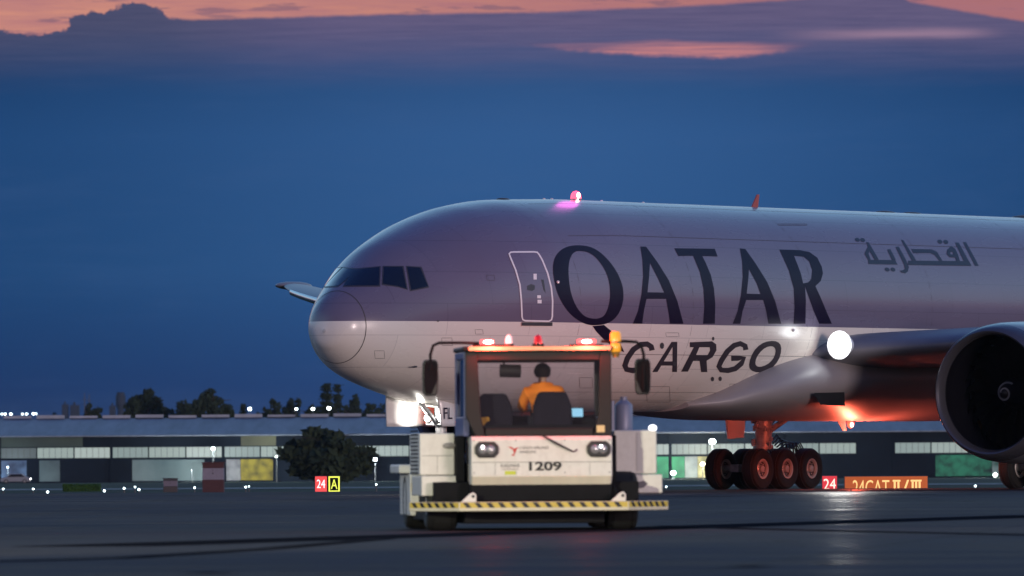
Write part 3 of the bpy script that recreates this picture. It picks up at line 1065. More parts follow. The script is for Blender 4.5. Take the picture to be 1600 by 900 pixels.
def wing_part(name, sgn, parent):
    g = G()
    secs = [(0.0, 20.2, 12.6, 3.95, .105, 1.5), (3.3, 22.0, 11.2, 4.24, .105, 1.5), (9.6, 25.3, 8.0, 4.70, .10, .5), (18, 30.0, 5.6, 5.35, .105, -.5), (25.5, 35.6, 3.6, 6.3, .10, -1.2), (29.0, 38.3, 2.6, 6.8, .10, -1.5), (30.7, 40.2, 1.65, 7.05, .10, -1.5), (31.7, 41.9, .6, 7.18, .10, -1.5)]
    rr = []
    for t, le, ch, z, th, tw in secs:
        ca, sa = math.cos(R(tw)), math.sin(R(tw))
        rr.append([L(le + x * ca + y * sa, sgn * t, z + y * ca - x * sa) for x, y in airfoil(ch, th)])
    g.rings(rr)
    w = g.build(name, [mat('wing_grey', (.20, .21, .24), .42, var=.08, vscale=.8)], parent, smooth=50)
    # leading-edge slats and flap track fairings
    gs = G()
    for a, b in ((10.6, 16.6), (16.8, 22.8), (23.0, 29.0)):
        rr2 = []
        for i in range(7):
            t = a + (b - a) * i / 6
            le = pchip([s_[0] for s_ in secs], [s_[1] for s_ in secs], t); z = pchip([s_[0] for s_ in secs], [s_[3] for s_ in secs], t)
            ch = pchip([s_[0] for s_ in secs], [s_[2] for s_ in secs], t)
            k = ch * .018
            rr2.append([L(le - .10 + k * 1.5 * (1 - math.cos(a_)) * .9, sgn * t, z + k * 2.0 * math.sin(a_)) for a_ in [2 * PI * q / 12 for q in range(12)]])
        gs.rings(rr2)
    gs.build('slat', lip_metal, w, smooth=50)
    for t in (6.8, 14.5, 20.5):
        le = pchip([s_[0] for s_ in secs], [s_[1] for s_ in secs], t); z = pchip([s_[0] for s_ in secs], [s_[3] for s_ in secs], t)
        ch = pchip([s_[0] for s_ in secs], [s_[2] for s_ in secs], t)
        gf = G(); gf.ball(L(le + ch * .8, sgn * t, z - .35), 1, (2.6, .26, .36), 14, 10)
        gf.build('flap_fairing', grey_paint, w, smooth=60)
    return w


wp_ = wing_part('wing', 1, jet)
ws_ = wing_part('wing', -1, jet)
g = G(); g.ball(L(41.2, -31.0, 7.10), 1, (1.0, .35, .15), 14, 8)
g.build('wingtip_light_fairing', grey_paint, ws_, smooth=60)

# ---- engines
def engine(sgn):
    lx, t0, zc = 20.7, sgn * 9.68, 2.93
    M = Matrix.Translation(L(lx, t0, zc)) @ Matrix.Scale(1.09, 4)
    g = G()
    outer = [(0.03, 1.66), (0.0, 1.70), (0.04, 1.75), (0.18, 1.82), (0.5, 1.90), (1.0, 1.955), (1.8, 1.98), (2.8, 1.97), (4.0, 1.88), (5.0, 1.70), (5.6, 1.56), (5.6, 1.50), (5.2, 1.45)]
    inner = [(0.03, 1.66), (0.10, 1.61), (0.30, 1.58), (0.7, 1.60), (1.3, 1.63), (1.7, 1.63)]
    g.lathe(outer, M, 64, mis=[1, 1, 1, 1] + [0] * 9)
    g.lathe(inner, M, 64, mis=[1, 1, 2, 2, 2])
    e = g.build('engine', [mat('nacelle_paint', (0.13, 0.13, 0.15), 0.28, coat=0.3, var=0.06), mat('nacelle_lip', (0.10, 0.10, 0.12), 0.25, metal=.5), mat('inlet_liner', (0.005, 0.005, 0.008), 0.6, spec=.12)], jet, smooth=35, fix=False)
    gf = G()
    nb = 22
    for k in range(nb):
        a = 2 * PI * k / nb
        rows = []
        for j in range(8):
            r_ = .42 + (1.62 - .42) * j / 7
            tw = R(25 + 40 * j / 7)
            a2 = a + .22 * math.sin(PI * j / 7)
            ch = .34 + .10 * math.sin(PI * j / 7)
            rad = Vector((0, math.cos(a2), math.sin(a2))); tan = Vector((0, -math.sin(a2), math.cos(a2)))
            cdir = Vector((math.cos(tw), 0, 0)) + tan * math.sin(tw)
            ctr = Vector((1.45, 0, 0)) + rad * r_
            nn = Vector((-math.sin(tw), 0, 0)) + tan * math.cos(tw)
            rows.append([M @ (ctr - cdir * ch / 2), M @ (ctr + nn * .012), M @ (ctr + cdir * ch / 2), M @ (ctr - nn * .012)])
        gf.rings(rows)
    gf.lathe([(1.9, 1.63), (1.9, .01)], M, 40, mi=1)
    gf.build('fan', [mat('fan_blade', (0.004, 0.004, 0.005), 0.6, spec=.1), black], e, smooth=40)
    gs = G()
    gs.lathe([(.75, .002), (.78, .07), (.86, .16), (1.0, .27), (1.2, .37), (1.5, .44)], M, 32)
    sp = gs.build('spinner', mat('spinner_paint', (0.008, 0.008, 0.01), 0.5, spec=.2), e, smooth=60)
    gp_ = G()
    pts = []
    for k in range(40):
        q = k / 39
        a = 2 * PI * 1.35 * q
        r_ = .05 + .22 * q
        x = pchip([.002, .07, .16, .27, .37, .44], [.75, .78, .86, 1.0, 1.2, 1.5], r_) - .006
        pts.append((M @ Vector((x, r_ * math.cos(a), r_ * math.sin(a))), M @ Vector((x + .01, (r_ + .05) * math.cos(a), (r_ + .05) * math.sin(a)))))
    gp_.rings([list(p) for p in pts], close=False, cap0=False, cap1=False)
    gp_.build('spinner_spiral', mat('spiral_paint', (0.10, 0.10, 0.11), 0.6), sp, fix=False)
    # core exhaust and pylon
    gc = G(); gc.lathe([(5.2, 1.44), (5.6, 1.1), (6.6, .8), (6.9, .55), (7.8, .05)], M, 32)
    gc.build('exhaust_cone', dark_grey, e, smooth=50)
    gy = G()
    prof = [(1.6, 1.85), (3.0, 2.25), (5.0, 2.05), (8.2, 1.75), (7.8, 1.15), (5.0, 1.35), (2.0, 1.6)]
    gy.prism([M @ Vector((x, -.2, z)) for x, z in prof], (0, .4, 0))
    gy.build('pylon', grey_paint, e, bevel=.12)
    gv = G()
    gv.prism([M @ Vector((1.3, 1.1 * -1.0 * (-1 if sgn < 0 else 1) * 1.45 * -1, .95)), M @ Vector((2.6, 1.1 * 1.45 * (1 if sgn > 0 else -1), 1.0)), M @ Vector((2.6, 1.35 * 1.45 * (1 if sgn > 0 else -1), 1.5)), M @ Vector((1.9, 1.3 * 1.45 * (1 if sgn > 0 else -1), 1.4))], (0, 0, .02))
    gv.build('nacelle_strake', grey_paint, e)
    # drain mast at the lower inboard side
    gd = G(); gd.box((2.2, sgn * 1.72 - .03, -1.1), (2.7, sgn * 1.72 + .03, -.75), M=M)
    gd.build('drain_mast', mat('mast_orange', (0.4, 0.2, 0.1), 0.5), e)
    return e


engine(1); engine(-1)

# ---- wheels
def wheel_mesh(name, r, w, rr):
    """axle along local X, both faces dished"""
    g = G()
    hw = w / 2
    pr = [(-hw * .55, rr), (-hw * .80, rr * 1.02), (-hw * .98, rr + (r - rr) * .35), (-hw, rr + (r - rr) * .6), (-hw * .9, rr + (r - rr) * .86), (-hw * .66, r * .985), (-hw * .3, r), (hw * .3, r), (hw * .66, r * .985), (hw * .9, rr + (r - rr) * .86), (hw, rr + (r - rr) * .6), (hw * .98, rr + (r - rr) * .35), (hw * .80, rr * 1.02), (hw * .55, rr)]
    g.lathe(pr, None, 40, mi=0)
    for s_ in (-1, 1):
        g.lathe([(s_ * hw * .84, rr * 1.03), (s_ * hw * .90, rr * .97), (s_ * hw * .86, rr * .82), (s_ * hw * .62, rr * .74)], None, 32, mi=1)
        g.lathe([(s_ * hw * .62, rr * .74), (s_ * hw * .45, rr * .6), (s_ * hw * .45, rr * .40)], None, 32, mi=2)
        g.lathe([(s_ * hw * .45, rr * .40), (s_ * hw * .8, rr * .34), (s_ * hw * .86, rr * .22), (s_ * hw * .86, 0.002)], None, 20, mi=1)
        for k in range(9):
            a = 2 * PI * k / 9
            g.cyl((s_ * hw * .5, rr * .57 * math.cos(a), rr * .57 * math.sin(a)), (s_ * hw * .6, rr * .57 * math.cos(a), rr * .57 * math.sin(a)), rr * .07, n=8, mi=1)
    for k in (-.3, -.1, .1, .3):
        g.lathe([(k * w - .006, r + .001), (k * w - .004, r - .008), (k * w + .004, r - .008), (k * w + .006, r + .001)], None, 40, mi=2)
    return g


def main_gear(sgn):
    t0 = sgn * 5.49
    l0 = 31.77
    g = G()
    g.cyl(L(l0, t0, .66), L(l0 - .05, t0, 2.0), .19, n=20)
    g.cyl(L(l0 - .03, t0, 1.35), L(l0 - .15, t0 * .97, 3.4), .27, n=20)
    g.cyl(L(l0 - .03, t0, 1.28), L(l0 - .03, t0, 1.42), .33, n=20)
    g.cyl(L(l0 - .05, t0, 1.95), L(l0 - .05, t0, 2.05), .33, n=20)
    g.tube([L(l0 + .2, t0, 2.0), L(l0 + 1.3, t0 - sgn * .3, 3.1)], .10, 10)
    g.tube([L(l0 + .1, t0 - sgn * .2, 1.9), L(l0 + .2, t0 - sgn * 2.0, 3.0)], .10, 10)
    g.box(L(l0 - 1.75, t0 - .16 if sgn else 0, .56), L(l0 + 1.75, t0 + .16, .80))
    # torque links and small fittings
    g.tube([L(l0 - .3, t0, 1.35), L(l0 - .75, t0, 1.05), L(l0 - .35, t0, .8)], .06, 8)
    g.tube([L(l0 + .3, t0, 1.35), L(l0 + .75, t0, 1.1), L(l0 + .35, t0, .82)], .06, 8)
    rnd = random.Random(3)
    for k in range(16):
        a = rnd.uniform(0, 2 * PI); z = rnd.uniform(1.4, 2.3)
        p = L(l0 - .05 + .3 * math.cos(a), t0 + .3 * math.sin(a), z)
        g.box(p - Vector((.06, .06, .07)), p + Vector((.06, .06, .07)))
    for k in range(3):
        g.cyl(L(l0 - 1.46 + 1.46 * k, t0 - .62, .66), L(l0 - 1.46 + 1.46 * k, t0 + .62, .66), .11, n=14)
    m = g.build('main_gear', steel, jet, smooth=40, bevel=.01)
    wm = None
    for k in range(3):
        for s_ in (-1, 1):
            if wm is None:
                o = wheel_mesh('wheel', .655, .50, .315).build('wheel', [rubber, rim_m, dark_grey], m, smooth=35)
                wm = o
            else:
                o = bpy.data.objects.new('wheel', wm.data); C.objects.link(o); o.parent = m
            o.rotation_euler = (rnd.uniform(0, 1), 0, PI / 2)
            o.location = L(l0 - 1.46 + 1.46 * k, t0 + s_ * .70, .655)
    gh = G()
    for k in range(5):
        y_ = t0 - sgn * (.1 + .08 * k)
        gh.tube([L(l0 + .25, y_, 1.5 - .05 * k), L(l0 + .6, y_, 1.75 - .08 * k), L(l0 + .95 + .08 * k, y_, 1.5), L(l0 + 1.1 + .06 * k, y_, .95)], .028, 6)
        gh.tube([L(l0 + 1.0, y_, 1.3), L(l0 + 1.5, y_, 1.5), L(l0 + 1.75, y_, 1.25), L(l0 + 1.8, y_, .9)], .024, 6)
    gh.build('hydraulic_hose', hose_m, m, smooth=60)
    gd = G()
    # strut door, forward/outboard of the leg
    dx = l0 - 1.05
    to = t0 + sgn * .62
    gd.prism([L(dx - .15, to, 1.62), L(dx + .75, to, 1.66), L(dx + .9, to - sgn * .05, 2.75), L(dx - .45, to - sgn * .05, 2.75)], L(0, .06, 0))
    gd.build('gear_door', white_paint, m, bevel=.01)
    return m


mgs = main_gear(-1)
mgp = main_gear(1)

# ---- nose gear
g = G()
ln = 5.89
g.cyl(L(ln, 0, .54), L(ln - .05, 0, 1.7), .12, n=16)
g.cyl(L(ln - .03, 0, 1.2), L(ln - .12, 0, 3.0), .17, n=16)
g.tube([L(ln - .05, 0, 1.9), L(ln - 1.2, 0, 2.75)], .08, 10)
g.tube([L(ln - .2, .25, 2.2), L(ln - .7, .3, 2.7)], .05, 8)
g.tube([L(ln - .2, -.25, 2.2), L(ln - .7, -.3, 2.7)], .05, 8)
g.cyl(L(ln, -.5, .54), L(ln, .5, .54), .08, n=12)
g.box(L(ln - .35, .35, 2.02), L(ln + .02, -.35, 2.14))
g.cyl(L(ln - .1, -.3, 1.6), L(ln - .1, .3, 1.6), .14, n=12)
ng = g.build('nose_gear', steel, jet, smooth=40, bevel=.008)
w0 = wheel_mesh('wheel', .54, .42, .27).build('wheel', [rubber, rim_m, dark_grey], ng, smooth=35)
w0.rotation_euler = (0, 0, PI / 2); w0.location = L(ln, .37, .54)
w1 = bpy.data.objects.new('wheel', w0.data); C.objects.link(w1); w1.parent = ng
w1.rotation_euler = (0, 0, PI / 2); w1.location = L(ln, -.37, .54)


def ngdoor(t, l0, l1, ztop, zbot, lean):
    g = G()
    n = 8
    rows = []
    for i in range(n + 1):
        q = i / n
        z = ztop + (zbot - ztop) * q
        tt = t + lean * (q - .5 * q * q)
        rows.append([L(l0 + .10 * q, tt, z - .0), L((l0 + l1) / 2, tt, z), L(l1, tt, z)])
    g.rings(rows, close=False, cap0=False, cap1=False)
    o = g.build('gear_door', white_paint, ng, smooth=60)
    s_ = o.modifiers.new('thick', 'SOLIDIFY'); s_.thickness = .05; s_.offset = 0
    return o


d1 = ngdoor(-.66, 4.0, 6.45, 3.0, 1.98, -.12)
d2 = ngdoor(.66, 4.75, 5.85, 2.75, 1.98, .10)
d3 = ngdoor(.66, 5.90, 6.9, 2.68, 2.0, .10)
g = G()
text_geo(g, 'FL', .33, Matrix.Translation(L(5.08, .745, 2.36)) @ Matrix.Rotation(PI, 4, 'Z') @ Matrix.Rotation(PI, 4, 'Z'))
# letters face port: the builder's -Y is port here
o = g.build('door_letters', letter_m, d2, fix=False)
o.location = L(0, .04, 0)
lens = emat('lamp_white', (1.0, 0.97, 0.92), 14)
for (dt, z) in ((-.24, 2.23), (.24, 2.23)):
    g = G()
    M = Matrix.Translation(L(ln - .42, dt, z))
    g.lathe([(.14, .06), (.05, .11), (0, .125), (0, .11)], M, 20, mi=0)
    g.lathe([(.005, .11), (-.02, .07), (-.03, .002)], M, 20, mi=1)
    g.build('taxi_light', [metal, lens], ng, smooth=50)
lamp('taxi_glow', L(ln - .80, -.20, 2.30), 70, (1.0, 0.96, 0.88), .06, jet)
lamp('taxi_beam', L(ln - .55, 0, 2.22), 2500, (1.0, .96, .9), .1, jet, spot=50, aim=L(-1, 0.1, -.10))

# ---- landing light at the wing root
pL = L(21.55, 3.86, 4.44)
g = G()
M = Matrix.Translation(pL)
g.lathe([(.42, .26), (.06, .42), (0, .44), (0.01, .42), (.06, .34), (.11, .22), (.13, .002)], M, 36, mi=0)
ll = g.build('landing_light', [mat('lamp_bowl', (.8, .8, .82), .55)], jet, smooth=50)
g = G(); g.ball(pL + L(-.02, 0, 0), .26, (.55, 1, 1), 20, 12)
g.build('bulb', emat('landing_white', (0.95, 1.0, 1.0), 14), ll, smooth=60)
ll['label'] = 'glaring white landing light in the wing root'
lamp('landing_flood', pL + L(-.45, .35, .0), 3500, (.92, 1.0, 1.0), .2, jet, spot=66, aim=L(-.82, .60, -.06), blend=.9)
lamp('landing_beam', pL + L(-.4, .3, 0), 30000, (.95, 1.0, 1.0), .2, jet, spot=24, aim=L(-1, .22, -.085), blend=.8)

# ---- lower beacon
pB = L(28.3, 0, 2.13)
g = G(); g.lathe([(0, .16), (.05, .16), (.06, .12), (.16, .10), (.22, .06), (.24, 0.001)], Matrix.Translation(pB + Vector((0, 0, .03))) @ Matrix.Rotation(PI / 2, 4, 'Y'), 20, mis=[0, 0, 1, 1, 1])
o = g.build('beacon', [metal, emat('beacon_red2', (1.0, 0.07, 0.03), 4)], jet, smooth=50)
o['label'] = 'red beacon under the belly'
g = G(); g.ball(pB + L(-.08, .10, -.10), .085, (.6, .6, .8)); g.build('bulb', emat('beacon_core', (1, .8, .65), 12), o, smooth=60)
lamp('belly_beacon_light', pB + L(0, .2, -.92), 620, (1.0, .13, .07), .12, jet)
g = G(); g.prism([L(27.5, -.03, 2.2), L(27.95, -.03, 2.2), L(28.0, -.03, 1.85), L(27.85, -.03, 1.85)], L(0, .06, 0))
g.build('antenna', white_paint, jet, bevel=.01)

# ---- tail, out of the picture to the right
g = G()
g.rings([[L(le + x, y, z) for x, y in airfoil(ch, .10)] for le, ch, z in ((48, 11, 8.2), (58.5, 4.2, 18.4))])
g.build('tail_fin', mat('fin_paint', (0.12, 0.02, 0.05), 0.35), jet, smooth=50)
for sg in (1, -1):
    g = G()
    g.rings([[L(le + x, sg * t, z + y) for x, y in airfoil(ch, .10)] for t, le, ch, z in ((.5, 53, 7.5, 7.6), (10.7, 60.5, 2.6, 8.6))])
    g.build('tailplane', grey_paint, jet, smooth=50)

#==================================================================== TOW TRACTOR
TY = 119.0
tc0 = at(838, 832, TY)
TX = tc0.x
YAW = R(4.5)
tug = empty('tow_tractor', (TX, TY, 0), YAW)
tag(tug, 'white pushback tractor with a glazed cab and red roof lights before the jet', 'tow tractor')
TM = Matrix.Translation((TX, TY, 0)) @ Matrix.Rotation(YAW, 4, 'Z')
def grimy(name, col, dirt, amount, rough=.35):
    m = mat(name, col, rough, coat=.12)
    t = m.node_tree; bs = t.nodes['Principled BSDF']
    co = t.nodes.new('ShaderNodeTexCoord').outputs['Object']
    fs = []
    for sc, st in ((3.2, (1.6, 1.6, .35)), (9, (1, 1, 1))):
        mp = t.nodes.new('ShaderNodeMapping'); mp.inputs['Scale'].default_value = st
        n = t.nodes.new('ShaderNodeTexNoise'); n.inputs['Scale'].default_value = sc; n.inputs['Detail'].default_value = 8; n.inputs['Roughness'].default_value = .7
        t.links.new(co, mp.inputs[0]); t.links.new(mp.outputs[0], n.inputs['Vector'])
        r = t.nodes.new('ShaderNodeMapRange')
        for i, q in enumerate((.46, .78, 0, amount)): r.inputs[i + 1].default_value = q
        t.links.new(n.outputs[0], r.inputs[0]); fs.append(r.outputs[0])
    ad = t.nodes.new('ShaderNodeMath'); ad.operation = 'ADD'; ad.use_clamp = True
    t.links.new(fs[0], ad.inputs[0]); t.links.new(fs[1], ad.inputs[1])
    mx_ = t.nodes.new('ShaderNodeMix'); mx_.data_type = 'RGBA'
    mx_.inputs['A'].default_value = (*col, 1); mx_.inputs['B'].default_value = (*dirt, 1)
    t.links.new(ad.outputs[0], mx_.inputs['Factor']); t.links.new(mx_.outputs['Result'], bs.inputs['Base Color'])
    return m
t_white = grimy('tractor_white', (0.78, 0.75, 0.69), (0.36, 0.31, 0.25), .24)
t_dark = mat('tractor_dark', (0.008, 0.008, 0.010), 0.7, var=0.2, spec=.12)
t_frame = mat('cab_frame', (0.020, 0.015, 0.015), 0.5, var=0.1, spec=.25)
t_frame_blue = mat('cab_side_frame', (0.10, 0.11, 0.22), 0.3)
seat_m = mat('seat_cloth', (0.016, 0.014, 0.022), 0.9, var=0.2, vscale=12, spec=.1)
cab_glass = glassmat('cab_glass', (.95, .96, .97))
red_em = emat('warning_red', (1.0, 0.05, 0.05), 4.5)
yellow_p = mat('hazard_yellow', (0.62, 0.46, 0.07), 0.5, var=0.1, vscale=6)
black_p = mat('hazard_black', (0.012, 0.012, 0.013), 0.5)
strip_p = mat('roof_gleam_strip', (0.80, 0.52, 0.28), 0.35)  # gleam on the roof edge, put into the paint colour

# chassis
g = G()
g.box((-1.45, .25, .34), (1.5, 5.6, .70))
g.box((-1.0, .40, .10), (1.02, 4.9, .335))
g.box((-1.5, 1.6, .14), (1.52, 4.0, .336))
g.box((-.95, -.10, .42), (1.08, .25, .66))
g.box((-1.2, 1.6, .70), (1.2, 3.5, .98))
g.build('chassis', t_dark, tug, bevel=.02)
# front panel
g = G()
g.prism([(-.94, -.18, .78), (-.94, -.18, 1.30), (-.94, -.14, 1.35), (-.94, .9, 1.35), (-.94, .9, .66), (-.94, -.06, .66)], (2.02, 0, 0))
fp = g.build('front_panel', t_white, tug, bevel=.018)
g = G(); g.prism([(-.92, -.186, .775), (-.92, -.075, .645), (-.92, -.05, .66), (-.92, -.15, .79)], (1.98, 0, 0))
g.build('bright_sill', mat('sill_metal', (0.88, 0.83, 0.68), 0.35, metal=0.1, var=.12, vscale=1.5, stretch=(1, .1, .1)), fp)
# headlights
def headlight(cx):
    g = G()
    oc = [(-.17, -.05), (-.17, .05), (-.11, .115), (.11, .115), (.17, .05), (.17, -.05), (.11, -.115), (-.11, -.115)]
    g.prism([(cx + x, -.235, 1.16 + z) for x, z in oc], (0, .06, 0))
    h = g.build('headlight', black_p, tug, bevel=.02, seg=3)
    for dx in (-.055, .055):
        gl = G(); M = Matrix.Translation((cx + dx, -.24, 1.16)) @ Matrix.Rotation(PI / 2, 4, 'Z')
        gl.lathe([(0, .062), (-.012, .05), (-.016, .002)], M, 18)
        gl.build('lens', mat('headlight_lens', (.45, .45, .47), .08, metal=.5, coat=.5), h, smooth=50)
    gb = G(); gb.ball((cx - .06 if cx < 0 else cx + .03, -.255, 1.20), .018)
    gb.build('bulb', emat('bulb_white', (1, 1, 1), 12), h, smooth=60)
    return h
headlight(-.72); headlight(.885)
# writing on the panel
g = G()
FM = lambda x, z, y=-.186: Matrix.Translation((x, y, z))
text_geo(g, '1209', .135, FM(.12, .92), width=.47, bold=.035)
o = g.build('fleet_number', black_p, fp, fix=False)
g = G()
text_geo(g, 'CZECH AIRLINES', .038, FM(-.04, 1.185), width=.42)
text_geo(g, 'HANDLING', .038, FM(-.13, 1.125), width=.24)
text_geo(g, 'KALMAR', .05, FM(-.38, .93), width=.27)
g.box((-.51, -.187, .875), (-.26, -.184, .882))
g.build('lettering', mat('letter_ink', (.05, .04, .05), .5), fp, fix=False)
g = G()
for poly in ([(-.42, 1.20), (-.36, 1.195), (-.325, 1.17), (-.30, 1.185), (-.255, 1.19), (-.29, 1.165), (-.30, 1.13), (-.325, 1.085), (-.335, 1.13), (-.345, 1.16)], [(-.34, 1.10), (-.31, 1.07), (-.37, 1.075)]):
    g.prism([(x, -.187, z) for x, z in poly], (0, .003, 0))
g.build('bird_emblem', mat('emblem_red', (.55, .04, .03), .5), fp)
g = G(); g.box((-.46, -.187, .80), (-.30, -.184, .855))
g.build('inspection_sticker', mat('sticker_lime', (.55, .62, .05), .5), fp)

g = G()
for (x0, z0, x1, z1) in ((-.925, .975, 1.065, .981), (-.60, .795, -.596, .972), (.755, .795, .759, .972)):
    g.box((x0, -.1835, z0), (x1, -.180, z1))
tagless = g.build('panel_gap', black_p, fp)
for x in (-.90, -.3, .4, 1.04):
    for z in (1.29, .83):
        g = G(); g.cyl((x, -.188, z), (x, -.178, z), .011, n=8); g.build('bolt', mat('bolt_grey', (.3, .29, .28), .4, metal=.5), fp)
g = G(); g.tube([(-.985, -.02, .95), (-.985, -.10, .98), (-.985, -.10, 1.22), (-.985, -.02, 1.25)], .014, 8); g.build('grab_rail', t_dark, tug, smooth=60)
g = G(); g.tube([(1.12, .05, .62), (1.14, -.05, .55), (1.16, -.05, .48), (1.2, .2, .44)], .02, 8); g.build('hose', t_dark, tug, smooth=60)
# cab
CZ0, CZ1 = 1.352, 2.56
g = G()
xl, xr = -1.03, 1.08
yf, yb = -.12, 1.75
def post(x0, x1, y0, y1, z0, z1, mi=0): g.box((x0, y0, z0), (x1, y1, z1), mi)
# front pillars, header and sill
g.prism([(xl + .10, yf, CZ0 + .12), (xl + .16, yf, CZ0), (xl + .30, yf, CZ0), (xl + .235, yf, CZ0 + .30), (xl + .19, yf, CZ1), (xl + .02, yf, CZ1), (xl + .02, yf, CZ0 + .30)], (0, .09, 0))
g.prism([(xr - .26, yf, CZ0), (xr - .0, yf, CZ0), (xr - .0, yf, CZ1), (xr - .16, yf, CZ1), (xr - .18, yf, CZ0 + .3)], (0, .09, 0))
g.box((xl + .191, yf + .004, CZ1 - .13), (xr - .161, yf + .09, CZ1))
g.box((xl + .301, yf + .004, CZ0), (xr - .261, yf + .09, CZ0 + .11))
# side and rear frames
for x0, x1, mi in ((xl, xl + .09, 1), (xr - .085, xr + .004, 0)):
    g.box((x0, yf + .095, CZ0 + .25), (x1, yf + .20, CZ1), mi)
    g.box((x0, yb - .12, CZ0), (x1, yb, CZ1), mi)
    g.box((x0, yf + .201, CZ1 - .1), (x1, yb - .121, CZ1), mi)
    g.box((x0, yf + .201, CZ0), (x1, yb - .121, CZ0 + .28), mi)
g.box((xl + .091, yb - .10, CZ1 - .14), (xr - .086, yb - .01, CZ1))
g.box((xl + .091, yb - .10, CZ0), (xr - .086, yb - .01, CZ0 + .30))
cab = g.build('cab', [t_frame, t_frame_blue], tug, bevel=.015)
g = G(); g.box((xl - .02, yf - .05, CZ1 + .004), (xr + .02, yb + .05, CZ1 + .075))
roof = g.build('roof', t_frame, cab, bevel=.025)
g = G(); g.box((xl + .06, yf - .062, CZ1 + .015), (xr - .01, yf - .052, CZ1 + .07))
g.build('roof_gleam_strip', strip_p, roof)
for nm, a, b in (('windshield', (xl + .2, yf + .04, CZ0 + .10), (xr - .17, yf + .05, CZ1 - .12)), ('rear_window', (xl + .09, yb - .06, CZ0 + .29), (xr - .08, yb - .05, CZ1 - .13))):
    g = G(); g.box(a, b); g.build(nm, cab_glass, cab)
for x in (xl + .04, xr - .05):
    g = G(); g.box((x, yf + .2, CZ0 + .27), (x + .01, yb - .12, CZ1 - .1)); g.build('side_window', cab_glass, cab)
# dashboard and inside fittings
g = G()
g.box((xl + .1, yf + .10, CZ0 - .02), (xr - .1, yf + .30, CZ0 + .16))
g.box((.62, 1.0, CZ0 - .1), (.95, 1.6, CZ0 + .25))
g.box((-.88, 1.2, CZ0 - .1), (.2, 1.6, CZ0 + .2))
g.build('dashboard', t_dark, cab, bevel=.03)
def seat(cx, cy, w, ztop):
    g = G()
    g.prism([(cx - w / 2 - .03, cy, 1.42), (cx + w / 2 + .03, cy, 1.42), (cx + w / 2 + .01, cy, 1.78), (cx + w / 2 - .07, cy, ztop), (cx - w / 2 + .07, cy, ztop), (cx - w / 2 - .01, cy, 1.78)], (0, .14, 0))
    g.box((cx - w / 2, cy + .1, 1.30), (cx + w / 2, cy + .62, 1.44))
    g.box((cx - .15, cy + .15, 1.0), (cx + .15, cy + .5, 1.30))
    g.build('seat', seat_m, cab, bevel=.05, seg=3)
seat(-.56, .45, .50, 1.965)
seat(.29, .55, .54, 1.99)
g = G()
g.cyl((-.50, .12, 2.29), (-.20, .12, 2.28), .095, n=20)
g.cyl((-.44, .12, 2.29), (-.44, .12, 2.43), .015, n=8)
g.build('fan_unit', t_frame, cab, smooth=40, bevel=.012)
g = G(); Mm = Matrix.Translation((.70, 1.25, 1.69)) @ Matrix.Rotation(R(-18), 4, 'X')
g.box((-.10, 0, -.075), (.10, .03, .075), 0, Mm)
mo = g.build('monitor', t_dark, cab, bevel=.008)
g = G(); g.box((-.088, -.004, -.063), (.088, -.001, .063), 0, Mm)
g.build('screen', emat('screen_blue', (.35, .72, .95), 1.0), mo)
g = G()
pts = [Vector((.22 + .17 * math.cos(a), 1.42 + .07 * math.sin(a), 1.70 + .16 * math.sin(a))) for a in [2 * PI * k / 24 for k in range(25)]]
g.tube(pts, .014, 8); g.tube([(.22, 1.42, 1.70), (.22, 1.55, 1.50)], .02, 8)
g.build('steering_wheel', t_dark, cab, smooth=60)
g = G(); g.prism([(-.82, .16, 1.51), (-.80, .16, 1.62), (-.66, .16, 1.63), (-.64, .16, 1.58), (-.70, .16, 1.55), (-.74, .16, 1.48)], (0, .08, 0))
g.build('glove', mat('glove_yellow', (.55, .27, .03), .8, var=.2, vscale=20), cab, bevel=.015)
g = G(); g.box((.865, yf - .008, 1.40), (.98, yf - .003, 1.50))
g.build('permit_sticker', mat('sticker_cream', (.75, .55, .26), .5), cab)
# wiper
g = G()
g.tube([(.07, -.24, 1.36), (.26, -.26, 1.25), (.50, -.25, 1.13)], [.012, .018, .012], 8)
g.tube([(.50, -.24, 1.12), (.55, -.23, 1.135), (.57, -.21, 1.16)], .008, 6)
g.build('wiper', black_p, tug, smooth=60)

# roof lights
def roof_light(x, w):
    g = G()
    g.box((x - w, -.10, CZ1 + .077), (x + w, .02, CZ1 + .100))
    b = g.build('warning_light', t_dark, tug, bevel=.01)
    g = G(); g.box((x - w * .55, -.125, CZ1 + .107), (x + w * .25 if x < 0 else x + w * .55, .0, CZ1 + .17))
    g.build('lens', red_em, b, bevel=.02, seg=3)
    g = G(); g.ball((x - .02 if x < 0 else x, -.13, CZ1 + .138), .032, (2.2, .5, .8)); g.build('bulb', emat('warning_core', (1, .85, .75), 10), b, smooth=60)
    lamp('warning_glow', (x, -.30, CZ1 + .17), 60, (1, .07, .06), .05, tug)
roof_light(-.66, .24); roof_light(.73, .24)
